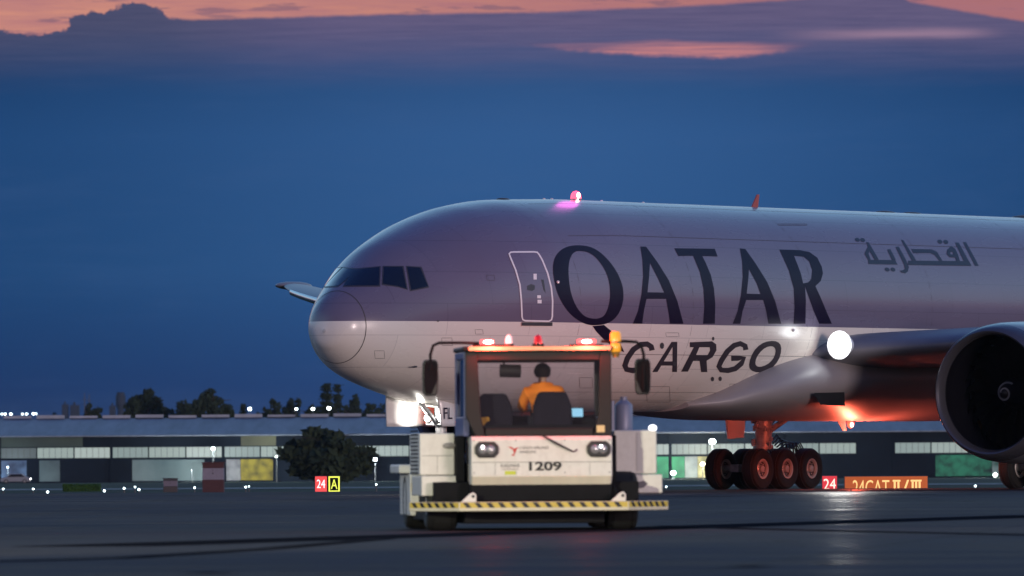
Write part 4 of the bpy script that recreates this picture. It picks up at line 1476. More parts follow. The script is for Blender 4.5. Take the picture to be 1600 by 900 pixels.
# narrow red spots added behind the roof lights to redden the fuselage
for x, tx in ((-.66, 1.5), (.73, 2.2)):
    bm_ = lamp('added_red_beam', (x, .15, CZ1 + .22), 80000, (1, .10, .12), .08, tug, spot=4.2, aim=(tx / 125 + math.tan(YAW), 1, .018), blend=1.0)
def dome(name, x, z0, r, h, m, base=.0):
    g = G()
    M = Matrix.Translation((x, -.02, z0)) @ Matrix.Rotation(-PI / 2, 4, 'Y')
    g.lathe([(0, r * 1.35), (.035, r * 1.35), (.036, r * 1.0), (h * .55, r * .95), (h * .85, r * .75), (h, r * .02)], M, 20, mis=[0, 0, 1, 1, 1])
    return g.build(name, [t_dark, m], tug, smooth=45)
dome('strobe', -.38, CZ1 + .077, .052, .17, mat('strobe_white', (.85, .8, .8), .25, emit=(1, .75, .72), estr=.35))
dome('beacon', .04, CZ1 + .077, .062, .17, mat('beacon_dark_red', (.25, .01, .02), .12, coat=.5, emit=(1, .03, .03), estr=.10))
g = G()
M = Matrix.Translation((1.15, -.06, CZ1 - .03)) @ Matrix.Rotation(-PI / 2, 4, 'Y')
g.lathe([(-.06, .002), (-.06, .045), (.0, .06), (.02, .075), (.13, .075), (.14, .068), (.16, .068), (.17, .08), (.28, .078), (.31, .06), (.315, .002)], M, 22, mis=[0, 0, 0, 1, 1, 0, 0, 1, 1, 1])
ab = g.build('beacon', [mat('amber_base', (.30, .16, .04), .4), mat('amber_lens', (.85, .36, .03), .25, emit=(1, .40, .03), estr=.35)], tug, smooth=40)
ab['label'] = 'tall amber beacon at the corner of the cab roof'
# mirrors
def mirror(s, x, arm):
    g = G(); g.tube(arm, [.022] * len(arm), 10)
    a = g.build('mirror_arm', t_dark, tug, smooth=60)
    g = G()
    pr = [(-.105, -.20), (-.115, 0), (-.11, .20), (-.085, .255), (.085, .255), (.11, .20), (.115, 0), (.105, -.20), (.08, -.26), (-.08, -.26)]
    g.prism([(x + px_, .06, 2.195 + pz) for px_, pz in pr], (0, .10, 0))
    mh = g.build('mirror', black_p, tug, bevel=.02, seg=3)
    g = G(); g.prism([(x + px_ * .86, .030 - .22 * px_ * s - .10 * pz, 2.195 + pz * .9) for px_, pz in pr], (0, .004, 0))
    g.build('mirror_glass', mat('mirror_glass', (.012, .012, .014), .03, spec=.5), mh)
mirror(-1, -1.50, [(-.80, .02, CZ1 + .12), (-1.05, .03, CZ1 + .13), (-1.38, .05, CZ1 + .13), (-1.46, .055, CZ1 + .09), (-1.50, .06, CZ1 - .04), (-1.50, .03, CZ1 - .15), (-1.50, .02, 2.30)])
mirror(1, 1.55, [(.95, .02, CZ1 + .14), (1.30, .03, CZ1 + .14), (1.46, .05, CZ1 + .13), (1.53, .055, CZ1 + .07), (1.56, .03, CZ1 - .05), (1.56, .02, 2.0)])
# side boxes at the front corners
def side_box(x0, x1, y0, y1, z0, z1):
    g = G(); g.box((x0, y0, z0), (x1, y1, z1))
    b = g.build('side_box', t_white, tug, bevel=.02)
    return b
sb = side_box(-1.63, -1.13, .50, 2.65, .80, 1.40)
g = G()
for k in range(13): g.box((-1.640, .85, .62 + .055 * k + .2), (-1.625, 2.35, .62 + .055 * k + .222))
g.build('louvre', t_dark, sb)
g = G(); g.box((-1.60, .496, 1.075), (-1.16, .499, 1.081)); g.box((-1.38, .496, .83), (-1.376, .499, 1.074)); g.build('panel_gap', black_p, sb)
g = G(); g.ball((-1.20, .49, 1.22), 1, (.10, .02, .045), 14, 8)
g.build('handle', mat('handle_grey', (.25, .23, .22), .4), sb, smooth=60)
sb2 = side_box(-1.61, -1.02, .48, 2.6, .50, .79)
g = G(); g.prism([(-1.40, .474, .70), (-1.25, .474, .705), (-1.03, .474, .68), (-1.03, .474, .55), (-1.22, .474, .56), (-1.34, .474, .62)], (0, .004, 0))
g.build('recess', mat('recess_grey', (.13, .12, .14), .5), sb2)
sr = side_box(1.22, 1.84, 1.10, 2.75, .80, 1.43)
g = G(); g.box((1.55, 1.09, .84), (1.64, 1.097, 1.40)); g.build('trim_strip', mat('trim_pale', (.6, .58, .55), .4), sr)
sr2 = side_box(1.20, 1.92, 1.08, 2.7, .52, .79)
g = G(); g.prism([(1.27, 1.074, .62), (1.65, 1.074, .70), (1.71, 1.074, .66), (1.65, 1.074, .60), (1.30, 1.074, .545)], (0, .004, 0))
g.build('recess', mat('recess_grey', (.13, .12, .14), .5), sr2)
g = G(); g.ball((1.79, 1.15, 1.46), .06, (1, 1, .8)); g.build('corner_lamp', emat('corner_white', (.95, .95, 1.0), 3.0), sr, smooth=60)
# fender fillers between boxes and the front panel
g = G()
g.box((-1.12, .30, .70), (-1.0, 1.2, 1.36)); g.build('fender', t_dark, tug, bevel=.02)
g = G(); g.box((1.085, .30, .60), (1.185, 1.2, 1.36)); g.build('fender', t_dark, tug, bevel=.02)
# exhaust stack
g = G()
g.lathe([(0, .13), (.36, .13), (.40, .10), (.44, .05), (.49, .05)], Matrix.Translation((1.44, 1.9, 1.43)) @ Matrix.Rotation(-PI / 2, 4, 'Y'), 22)
g.cyl((1.27, 1.85, 1.42), (1.27, 1.85, 1.86), .035, n=10)
g.build('exhaust_stack', mat('stack_metal', (.26, .26, .34), .5, metal=.3), tug, smooth=40)
# bumper with hazard stripes
g = G()
zb0, zb1 = .285, .415
bl_, br_ = -1.14, 1.28
out = [(-1.80, .25), (bl_, -.52), (br_, -.52), (1.92, .25)]
inn = [(1.92, .37), (br_ + .03, -.40), (bl_ - .03, -.40), (-1.80, .37)]
g.prism([(x, y, zb0) for x, y in out + inn], (0, 0, zb1 - zb0))
bump = g.build('bumper', mat('bumper_cream', (.66, .60, .46), .5, var=.1, vscale=4), tug, bevel=.01)
gy, gk = G(), G()
for (a, b) in (((-1.80, .25), (bl_, -.52)), ((bl_, -.52), (br_, -.52)), ((br_, -.52), (1.92, .25))):
    A, B = Vector((*a, 0)), Vector((*b, 0))
    d = (B - A); ln_ = d.length; d.normalize(); nrm = Vector((d.y, -d.x, 0))
    def pt(s_, z, k): return A + d * s_ + nrm * k + Vector((0, 0, z))
    gy.prism([pt(.012, .332, .001), pt(ln_ - .012, .332, .001), pt(ln_ - .012, .408, .001), pt(.012, .408, .001)], nrm * .002)
    n = int(ln_ / .165)
    for k in range(n):
        s0 = .05 + k * (ln_ - .1) / n
        gk.prism([pt(s0 + .055, .334, .004), pt(s0 + .125, .334, .004), pt(s0 + .07, .406, .004), pt(s0, .406, .004)], nrm * .002)
gy.build('hazard_panel', yellow_p, bump)
gk.build('hazard_stripe', black_p, bump)
for x in (-.98, 1.16):
    g = G(); g.prism([(x - .13, -.44, .417), (x + .09, -.44, .417), (x + .09, -.44, .52), (x + .05, -.44, .555), (x, -.44, .535)], (0, .04, 0))
    lg = g.build('tow_lug', t_white, bump, bevel=.008)
    g = G(); g.cyl((x + .045, -.446, .495), (x + .045, -.395, .495), .022, n=12); g.build('lug_hole', black_p, lg)
# wheels
wt = None
for x, y in ((-1.30, .95), (1.30, .95), (-1.36, 4.55), (1.36, 4.55)):
    if wt is None:
        wt = wheel_mesh('wheel', .42, .46, .22).build('wheel', [rubber, rim_m, t_dark], tug, smooth=35); o = wt
    else:
        o = bpy.data.objects.new('wheel', wt.data); C.objects.link(o); o.parent = tug
    o.location = (x, y, .42)
# rear body arms either side of the nose-gear cradle
for sx_ in (-1, 1):
    g = G()
    g.box((sx_ * 1.05, 3.45, .20), (sx_ * 1.58, 5.7, .82))
    rb = g.build('rear_body', t_white, tug, bevel=.02)
    g = G(); g.box((sx_ * 1.04, 3.7, .824), (sx_ * 1.72, 5.8, .95)); g.build('deck_cover', t_white, rb, bevel=.02)
    if sx_ < 0:
        g = G(); g.box((-1.56, 3.444, .55), (-1.38, 3.447, .68)); g.build('warning_sticker', mat('sticker_amber', (.55, .38, .08), .5, var=.3, vscale=30), rb)
g = G(); g.box((-1.0, 5.3, .25), (1.0, 5.65, .5)); g.build('cradle', t_dark, tug, bevel=.02)
# cab inner lamp glow kept small
#==================================================================== DRIVER
drv = empty('person', (0, 0, 0), 0)
drv.matrix_world = TM @ Matrix.Translation((.20, .92, 0))
drv.name = 'person'
tag(drv, 'tractor driver in an orange jacket with short dark hair, seen from behind in the cab', 'person')


def skin(name, pts, edges, radii, m, parent, sub=2, root=0):
    me = bpy.data.meshes.new(name)
    me.from_pydata(pts, edges, [])
    me.materials.append(m)
    o = bpy.data.objects.new(name, me)
    C.objects.link(o); o.parent = parent
    o.modifiers.new('skin', 'SKIN').use_smooth_shade = True
    sv = me.skin_vertices[0].data if me.skin_vertices else None
    if sv is None:
        bm = bmesh.new(); bm.from_mesh(me); bm.verts.layers.skin.verify(); bm.to_mesh(me); bm.free()
        sv = me.skin_vertices[0].data
    for i, r in enumerate(radii):
        sv[i].radius = r if isinstance(r, tuple) else (r, r)
        sv[i].use_root = (i == root)
    s_ = o.modifiers.new('sub', 'SUBSURF'); s_.levels = sub; s_.render_levels = sub
    return o


skin_m = mat('skin', (.42, .24, .17), .55)
P, E, Rd = [], [], []
def jv(p, r, par=None):
    P.append(p); Rd.append(r)
    if par is not None: E.append((par, len(P) - 1))
    return len(P) - 1
pel = jv((0, 0, 1.53), (.16, .13))
sp1 = jv((0, 0, 1.72), (.15, .12), pel)
che = jv((-.01, .01, 1.93), (.15, .11), sp1)
nk0 = jv((-.02, .02, 2.08), (.06, .06), che)
nk1 = jv((-.02, .03, 2.15), (.058, .058), nk0)
hd0 = jv((-.02, .045, 2.22), (.075, .09), nk1)
hd1 = jv((-.02, .045, 2.30), (.085, .10), hd0)
hd2 = jv((-.02, .04, 2.37), (.06, .07), hd1)
nose = jv((-.02, .155, 2.25), (.015, .018), hd0)
for s_ in (-1, 1):
    sh = jv((s_ * .20 - .01, .01, 1.97), (.05, .05), che)
    el = jv((s_ * .31, .12, 1.76), (.05, .05), sh)
    wr = jv((s_ * .19, .40, 1.74), (.033, .033), el)
    ha = jv((s_ * .165, .47, 1.755), (.036, .022), wr)
    for k, (dx, ln_) in enumerate(((-.03, .06), (-.01, .075), (.01, .078), (.03, .065))):
        f1 = jv((s_ * .165 + dx, .47 + ln_ * .7, 1.765), (.010, .010), ha)
        jv((s_ * .165 + dx, .47 + ln_, 1.74), (.009, .009), f1)
    t1 = jv((s_ * .165 - s_ * .05, .45, 1.76), (.011, .011), ha)
    jv((s_ * .165 - s_ * .06, .49, 1.765), (.010, .010), t1)
    hip = jv((s_ * .10, .06, 1.50), (.095, .095), pel)
    kn = jv((s_ * .13, .40, 1.52), (.065, .065), hip)
    an = jv((s_ * .13, .50, 1.12), (.045, .045), kn)
    jv((s_ * .13, .62, 1.06), (.045, .035), an)
body = skin('body', P, E, Rd, skin_m, drv, 2)
orange = mat('jacket_orange', (1.0, .25, .008), .75, vscale=9, bump=.8, bscale=14)
P, E, Rd = [], [], []
pel = jv((0, 0, 1.55), (.19, .15))
sp1 = jv((0, 0, 1.74), (.185, .145), pel)
che = jv((-.01, .01, 1.93), (.215, .155), sp1)
nk0 = jv((-.02, .02, 2.085), (.125, .11), che)
jv((-.02, .03, 2.14), (.085, .085), nk0)
for s_ in (-1, 1):
    sh = jv((s_ * .235 - .01, .01, 1.985), (.10, .10), che)
    el = jv((s_ * .32, .12, 1.77), (.078, .078), sh)
    jv((s_ * .255, .26, 1.75), (.068, .068), el)
skin('jacket', P, E, Rd, orange, drv, 2)
P, E, Rd = [], [], []
pel = jv((0, 0, 1.50), (.185, .145))
for s_ in (-1, 1):
    hip = jv((s_ * .11, .08, 1.50), (.11, .11), pel)
    kn = jv((s_ * .13, .40, 1.52), (.085, .085), hip)
    jv((s_ * .13, .50, 1.15), (.065, .065), kn)
skin('trousers', P, E, Rd, mat('trousers_navy', (.02, .022, .04), .85), drv, 2)
g = G()
rgs = []
for j in range(1, 9):
    t = PI * .74 * j / 8
    ring = []
    for k in range(20):
        a = 2 * PI * k / 20
        fr = max(0, math.sin(a))
        tt = t * (1 - .45 * fr)
        wob = 1 + .03 * math.sin(5 * a + 2 * j)
        ring.append(Vector((-.02 + .124 * wob * math.sin(tt) * math.cos(a), .038 + .132 * wob * math.sin(tt) * math.sin(a), 2.285 + .125 * math.cos(tt))))
    rgs.append(ring)
g.rings(rgs)
g.build('hair', mat('hair_dark', (.010, .007, .006), .8, spec=.1, bump=.5, bscale=60), drv, smooth=60)

#==================================================================== BACKGROUND
def tri_crown(g, rnd, c, rx, ry, rz, n, size, shape='round', mi=0, clumps=None):
    """many small leaf faces spread through a clumped volume"""
    cl = []
    lobes = [(Vector((0, 0, -.15)), .62)] + [(Vector((math.cos(a) * rnd.uniform(.35, .62), math.sin(a) * rnd.uniform(.2, .5), rnd.uniform(-.45, .45))), rnd.uniform(.30, .52)) for a in [rnd.uniform(0, 2 * PI) for _ in range(5)]] + [(Vector((rnd.uniform(-.25, .25), 0, .52)), rnd.uniform(.34, .46))]
    for _ in range(clumps or 26):
        while True:
            q = Vector((rnd.uniform(-1, 1), rnd.uniform(-1, 1), rnd.uniform(-1, 1)))
            if q.length < 1: break
        lo_, lr_ = lobes[rnd.randrange(len(lobes))]
        q = lo_ + q * lr_
        if shape == 'cone':
            h = (q.z + 1) / 2
            k = 1.05 - h
            q = Vector((q.x * k, q.y * k, q.z))
        cl.append((q, rnd.uniform(.10, .26) * (0.6 if shape == 'cone' else 1)))
    for i in range(n):
        q, r = cl[rnd.randrange(len(cl))]
        d = Vector((rnd.gauss(0, 1), rnd.gauss(0, 1), rnd.gauss(0, .8)))
        d = d.normalized() * r * rnd.uniform(.5, 1.05)
        p = Vector(((q.x + d.x) * rx, (q.y + d.y) * ry, (q.z + d.z * .8) * rz)) + Vector(c)
        a = Vector((rnd.gauss(0, 1), rnd.gauss(0, 1), rnd.gauss(0, 1))).normalized() * size * rnd.uniform(.6, 1.4)
        b = a.orthogonal().normalized() * size * rnd.uniform(.4, .9)
        g.add([p - a, p + b, p + a, p - b], [(0, 1, 2, 3)], mi)


leaf_d = mat('leaf_dark', (.030, .042, .022), .8, spec=.05, var=.4, vscale=.6)
bark = mat('bark', (.05, .038, .03), .9, var=.3)


def tree(u, vtop, hw, d, label, kind='round', seed=0, base=None, group='trees behind the hangar roof', nleaf=2600, name='tree', low=None):
    """u: centre column, vtop: top row, hw: half width in photograph pixels, d: distance"""
    rnd = random.Random(seed)
    zb = tz(d)
    pt_ = at(u, vtop - (0 if kind == 'cone' or d < 1200 else 6), d)
    H = pt_.z - zb
    rx = hw * d / F * (2.3 if kind == 'cone' else 1.32)
    root = empty(name, (pt_.x, d, zb))
    g = G()
    tr = max(.12, H * .022)
    path = [Vector((0, 0, 0)), Vector((rnd.uniform(-.1, .1), 0, H * .3)), Vector((rnd.uniform(-.3, .3), rnd.uniform(-.3, .3), H * .62)), Vector((0, 0, H * .92))]
    g.tube(path, [tr, tr * .8, tr * .5, tr * .1], 8)
    for k in range(9):
        z = H * rnd.uniform(.25, .75); a = rnd.uniform(0, 2 * PI)
        e = Vector((math.cos(a) * rx * .7, math.sin(a) * rx * .7, z + H * .12 if kind != 'cone' else z - .2))
        g.tube([Vector((0, 0, z)), (Vector((0, 0, z)) + e) / 2 + Vector((0, 0, .05 * H)), e], [tr * .45, tr * .3, tr * .08], 6)
    g.build('trunk', bark, root, smooth=60)
    g = G()
    cb_ = H * (low if low is not None else (.10 if kind == 'cone' else .42))
    if kind == 'cone':
        for j in range(21):
            q = (j + rnd.uniform(-.3, .3)) / 20.5
            z = cb_ + (H - cb_) * q
            r_ = rx * (1.05 - q) * rnd.uniform(.45, 1.15) + .05
            nb = 9
            for k in range(nb):
                a = 2 * PI * (k + rnd.random()) / nb
                for s_ in range(int(nleaf / 21 / nb)):
                    t_ = rnd.random() ** .6
                    p = Vector((math.cos(a) * r_ * t_ + rnd.gauss(0, .08) * rx, math.sin(a) * r_ * t_ + rnd.gauss(0, .08) * rx, z - .22 * r_ * t_ + rnd.gauss(0, .03) * H * .4))
                    aa = Vector((rnd.gauss(0, 1), rnd.gauss(0, 1), rnd.gauss(0, .5))).normalized() * .32
                    bb = aa.orthogonal().normalized() * .14
                    g.add([p - aa, p + bb, p + aa, p - bb], [(0, 1, 2, 3)])
    else:
        tri_crown(g, rnd, (0, 0, (H * 1.0 + cb_) / 2), rx * .98, rx * .9, (H - cb_) / 2 * .90, nleaf, max(.26, rx * .085), clumps=80)
    g.build('crown', leaf_d, root, fix=False)
    tag(root, label, 'tree', group)
    return root


TD = 1620
tree(230, 609, 27, TD, 'tall rounded tree with a domed top beside the water tower', seed=1, nleaf=3800)
tree(206, 620, 12, TD - 30, 'small bushy tree at the left foot of the tall domed tree', seed=2)
tree(258, 628, 13, TD + 20, 'left one of two low trees between the tall domed and broad dark trees', seed=3)
tree(284, 627, 16, TD, 'right one of two low trees between the tall domed and broad dark trees', seed=4)
tree(333, 606, 31, TD - 20, 'broad dark tree, the widest crown left of the lamp post', seed=5, nleaf=4200)
tree(308, 624, 14, TD + 10, 'small tree leaning on the left side of the broad dark tree', seed=15)
tree(380, 631, 8, TD, 'small narrow conical tree beside the lamp post', 'cone', seed=6, nleaf=2600)
tree(428, 626, 20, TD, 'low spreading tree just left of the three bright lamps', seed=7, nleaf=5200)
tree(456, 622, 19, TD + 25, 'low spreading tree behind the first of the three bright lamps', seed=16)
tree(510, 599, 17, TD - 40, 'tallest spiky conifer left of the jet nose', 'cone', seed=8, nleaf=5200)
tree(527, 601, 13, TD - 30, 'second spiky conifer, just right of the tallest one', 'cone', seed=9, nleaf=2600)
tree(552, 617, 15, TD, 'small round tree under the jet nose, right of the conifers', seed=10)
tree(575, 628, 16, TD + 30, 'low bushy tree farthest to the right under the jet nose', seed=17)
tree(136, 630, 7, TD, 'thin ragged tree below the twin antenna masts', seed=11, nleaf=1600)
tree(154, 640, 13, TD, 'low bush on the skyline right of the antenna masts', seed=12, nleaf=2200)
tree(88, 645, 13, TD, 'low bush on the skyline left of the antenna masts', seed=13, nleaf=2200)
tree(518, 666, 74, 1040, 'wide dark round tree standing in front of the hangar windows', seed=20, nleaf=7000, group=None, low=-.16)

tree(300, 630, 20, TD + 40, 'low dark tree filling the gap left of the broad dark tree', seed=31, low=.3)
tree(358, 631, 15, TD + 40, 'low dark tree at the right foot of the broad dark tree', seed=32, low=.3)
tree(243, 634, 24, TD + 50, 'low dark thicket tree at the right foot of the tall domed tree', seed=33, low=.3)
tree(412, 635, 14, TD + 45, 'lowest tree just right of the lamp post on the skyline', seed=34, low=.3)
tree(484, 630, 20, TD + 50, 'low tree behind the middle one of the three bright lamps', seed=35, low=.3)
tree(540, 630, 20, TD + 55, 'low tree right behind the two conifers', seed=36, low=.3)
tree(600, 634, 20, TD + 50, 'low tree peeping out by the white nose gear door', seed=37, low=.3)
# water tower
d = 3400
p = at(188.5, 613, d); zb = tz(d)
wt_ = empty('water_tower', (p.x, d, zb))
k = d / F
H = p.z - zb
wm_ = mat('tower_concrete', (.020, .032, .055), .8, var=.1, vscale=.2)
g = G(); g.cyl((0, 0, 0), (0, 0, H * .8), 5.4 * k, 5.2 * k, 16); g.build('shaft', wm_, wt_, smooth=40)
g = G(); g.cyl((0, 0, H * .78), (0, 0, H * .84), 5.2 * k, 7.8 * k, 16); g.cyl((0, 0, H * .84), (0, 0, H * .96), 7.8 * k, 7.8 * k, 16); g.cyl((0, 0, H * .96), (0, 0, H), 6.4 * k, 6.0 * k, 16); g.build('tank', wm_, wt_, smooth=40)
tag(wt_, 'distant water tower with a wide round tank on the skyline', 'water tower')
for u, vt, lb in ((132, 614, 'thin antenna mast on the skyline, left one of the pair'), (139.5, 616, 'thin antenna mast on the skyline, right one of the pair')):
    p = at(u, vt, 2000); zb = tz(2000)
    g = G(); g.cyl((0, 0, 0), (0, 0, p.z - zb), .22, .08, 8)
    for q in (.86, .92): g.tube([(-.8, 0, (p.z - zb) * q), (.8, 0, (p.z - zb) * q)], .06, 6)
    o = g.build('antenna_mast', dark_grey, smooth=40); o.location = (p.x, 2000, zb)
    tag(o, lb, 'mast', 'antenna masts')
for i, (u, vt) in enumerate(((102, 632), (117, 633), (176, 634))):
    p = at(u, vt, 3600); zb = tz(3600)
    g = G(); w_ = 1.0 + .5 * (i % 2)
    g.box((-w_ * 1.3, -3, 0), (w_ * 1.3, 3, (p.z - zb))); g.box((-w_ * .5, -1, (p.z - zb)), (w_ * .2, 1, (p.z - zb) + 1.2))
    o = g.build('tower_block', wm_); o.location = (p.x, 3600, zb)
    tag(o, ['distant tower block on the skyline left of the antenna masts', 'second distant tower block on the skyline, nearest the antenna masts', 'narrow distant block just left of the water tower'][i], 'building', 'distant blocks')

# hangar
HD = 1200.0
hk = HD / F
xa, xb = at(-70, 700, HD).x, at(1720, 700, HD).x
zb = tz(HD) - .3
z_e = at(800, 677, HD).z
z_r = at(800, 650, HD + 26).z
hang = empty('hangar', ((xa + xb) / 2, HD, tz(HD)))
hw_ = (xb - xa) / 2
oz = -tz(HD)
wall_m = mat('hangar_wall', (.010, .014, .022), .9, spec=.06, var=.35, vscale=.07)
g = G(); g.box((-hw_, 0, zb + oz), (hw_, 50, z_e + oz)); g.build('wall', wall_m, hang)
g = G(); g.prism([(-hw_ - 1, -1.2, z_e + oz + .02), (-hw_ - 1, 26, z_r + oz), (-hw_ - 1, 52, z_e + oz + .02), (-hw_ - 1, 52, z_e + oz - .15), (-hw_ - 1, -1.2, z_e + oz - .15)], (2 * hw_ + 2, 0, 0))
rf = g.build('roof', mat('roof_sheet', (.16, .18, .22), .6, spec=.25, var=.25, vscale=.5, stretch=(1, .1, .1)), hang)
g = G()
n = 34
for i in range(n):
    x0 = -hw_ + 2 * hw_ * i / n
    g.box((x0 + .6, 25.0, z_r + oz + .02 + .05 * (i % 2)), (x0 + 2 * hw_ / n - .2, 27.0, z_r + oz + .40 + .06 * (i % 3)))
g.build('ridge_vent', mat('ridge_pale', (.30, .33, .38), .7, spec=.1, var=.2, vscale=.3), rf)
# window band: each pane strip a window of its own
z0w = at(800, 711.5, HD).z + oz; z1w = at(800, 695.5, HD).z + oz
ems = [emat('window_lit_%d' % i, c, s_) for i, (c, s_) in enumerate((((.58, .72, .68), .50), ((.62, .74, .70), .60), ((.54, .70, .68), .42), ((.42, .55, .58), .18)))]
step = 58.2
for i in range(-1, 30):
    u0 = 57 + step * (i - 0) if i >= 0 else -2
    if i == -1: u0 = -1.0
    uu0 = -1 + step * (i + 1); uu1 = uu0 + step - 2.2
    if 1333 < (uu0 + uu1) / 2 < 1372 or uu0 > 1660: continue
    xa_ = (uu0 - 800) * hk - hang.location.x; xb_ = (uu1 - 800) * hk - hang.location.x
    g = G(); g.box((xa_, -.10, z0w), (xb_, .02, z1w))
    for q in range(1, 6):
        xx = xa_ + (xb_ - xa_) * q / 6
        g.box((xx - .03, -.13, z0w), (xx + .03, -.11, z1w), 1)
    g.build('window', [ems[3] if i == -1 else ems[(i * 7 + 3) % 3], dark_grey], hang)
# painted wall panels below and above the windows
zl0 = at(800, 748, HD).z + oz; zl1 = at(800, 715, HD).z + oz
def mural(u0, u1, m, lbl=None, za=zl0, zb_=zl1):
    g = G(); g.box(((u0 - 800) * hk - hang.location.x, -.08, za), ((u1 - 800) * hk - hang.location.x, .02, zb_))
    o = g.build('painted_panel', m, hang)
    if lbl: o['label'] = lbl
def muralmat(name, a, b, sc):
    m = bpy.data.materials.new(name); m.use_nodes = True
    t = m.node_tree; bs = t.nodes['Principled BSDF']; bs.inputs['Roughness'].default_value = .7
    co = t.nodes.new('ShaderNodeTexCoord')
    n = t.nodes.new('ShaderNodeTexVoronoi'); n.inputs['Scale'].default_value = sc; n.feature = 'SMOOTH_F1'
    w = t.nodes.new('ShaderNodeTexNoise'); w.inputs['Scale'].default_value = sc * 1.5; w.inputs['Detail'].default_value = 5
    t.links.new(co.outputs['Object'], n.inputs['Vector']); t.links.new(co.outputs['Object'], w.inputs['Vector'])
    ad = t.nodes.new('ShaderNodeMath'); ad.operation = 'MULTIPLY'
    t.links.new(n.outputs[0], ad.inputs[0]); t.links.new(w.outputs[0], ad.inputs[1])
    r = t.nodes.new('ShaderNodeValToRGB'); r.color_ramp.elements[0].color = (*a, 1); r.color_ramp.elements[1].color = (*b, 1)
    r.color_ramp.elements[0].position = .1; r.color_ramp.elements[1].position = .45
    t.links.new(ad.outputs[0], r.inputs[0]); t.links.new(r.outputs[0], bs.inputs['Base Color'])
    return m
mural(-40, 40, muralmat('mural_blue', (.15, .25, .40), (.03, .05, .10), .4), 'pale blue painted panel')
mural(60, 92, muralmat('mural_slate', (.12, .18, .18), (.03, .05, .06), .3))
mural(205, 318, muralmat('mural_pale', (.16, .22, .22), (.05, .09, .10), .15), 'pale green grey panel')
mural(352, 374, muralmat('mural_white', (.24, .24, .25), (.08, .08, .10), .9), 'whitish painted panel')
mural(374.5, 425, muralmat('mural_yellow', (.27, .21, .02), (.025, .018, .01), .8), 'yellow painted panel')
mural(1000, 1068, muralmat('mural_green', (.03, .22, .12), (.01, .06, .05), .5), 'dark green painted panel')
mural(1068.5, 1088, muralmat('mural_grey', (.25, .30, .32), (.08, .1, .12), .5))
mural(1088.5, 1108, muralmat('mural_olive', (.52, .48, .25), (.08, .08, .04), .9), 'yellowish panel with dark branches')
mural(1108.5, 1130, muralmat('mural_mint', (.42, .52, .48), (.2, .28, .28), .4))
mural(1460, 1548, muralmat('mural_emerald', (.03, .30, .16), (.004, .03, .03), .9), 'emerald green painted panel')
mural(1548.5, 1640, muralmat('mural_emerald_pale', (.3, .45, .42), (.01, .10, .07), .6))
zu0 = at(800, 694, HD).z + oz; zu1 = at(800, 679, HD).z + oz
mural(-40, 128, muralmat('mural_up_green', (.04, .06, .05), (.02, .03, .03), .2), None, zu0, zu1)
mural(375, 430, muralmat('mural_up_olive', (.10, .10, .06), (.05, .05, .03), .2), None, zu0, zu1)
tag(hang, 'long low hangar with a pitched grey roof and a band of lit windows', 'hangar')
for i in range(10):
    uu = -2 + 58.2 * i * 3.0
    if uu > 1690: break
    x_ = (uu - 800) * hk - hang.location.x
    g = G(); g.box((x_ - .22, -.16, zb + oz), (x_ + .22, -.06, z_e + oz - .2)); g.build('pilaster', wall_m, hang)
# green hedge block in front of the hangar
d = 640
p0 = at(98, 757, d); p1 = at(156, 757, d)
hg = G(); rnd = random.Random(5)
zb = tz(d)
W_ = (p1.x - p0.x); Hh = p0.z - zb
for i in range(5000):
    q = Vector((rnd.uniform(0, W_), rnd.uniform(0, 1.6), rnd.uniform(.0, Hh)))
    a = Vector((rnd.gauss(0, 1), rnd.gauss(0, 1), rnd.gauss(0, 1))).normalized() * .09
    b = a.orthogonal().normalized() * .05
    hg.add([q - a, q + b, q + a, q - b], [(0, 1, 2, 3)])
hg.box((.05, .1, 0), (W_ - .05, 1.5, Hh - .06))
o = hg.build('hedge', mat('hedge_green', (.035, .085, .02), .8, spec=.15, var=.3, vscale=2), fix=False)
o.location = (p0.x, d, zb)
tag(o, 'square clipped green hedge on the grass in front of the hangar', 'hedge')

# sheds
def shed(u0, u1, vt, d, label, mats3, chimney=False):
    p0, p1 = at(u0, vt, d), at(u1, vt, d)
    zb = tz(d); H = p0.z - zb; w = p1.x - p0.x
    r = empty('shed', ((p0.x + p1.x) / 2, d, zb))
    h = w / 2
    z1 = H * .42
    g = G(); g.box((-h, 0, 0), (h, w, z1)); g.build('lower_wall', mats3[0], r, bevel=.02)
    g = G(); g.box((-h * .985, .015, z1 + .002), (h * .985, w - .015, H * .80)); wl = g.build('wall', mats3[1], r, bevel=.02)
    g = G(); g.box((-h * .08, -.0, H * .60), (h * .04, .012, H * .66)); g.box((-h * .08, -.0, H * .72), (h * .0, .012, H * .75)); g.build('vent', dark_grey, wl)
    g = G(); g.box((-h * 1.0, 0, H * .80 + .002), (h * 1.0, w, H * .97)); g.box((-h * 1.08, -.1, H * .97 + .002), (h * 1.08, w + .1, H)); g.build('roof', mats3[2], r, bevel=.02)
    tag(r, label, 'shed')
    return r
brick = mat('shed_red', (.07, .026, .028), .8, var=.15, vscale=3)
shed(316, 349.5, 722, 560, 'tall equipment shed painted in red and white bands on the grass', (brick, mat('shed_white', (.22, .20, .25), .7, var=.1), brick))
shed(255, 277, 747, 600, 'small grey equipment box with a dark lid left of the red and white shed', (mat('shed_dark', (.06, .05, .05), .7), mat('shed_lilac', (.16, .14, .18), .7), mat('shed_lid', (.05, .05, .06), .7)))

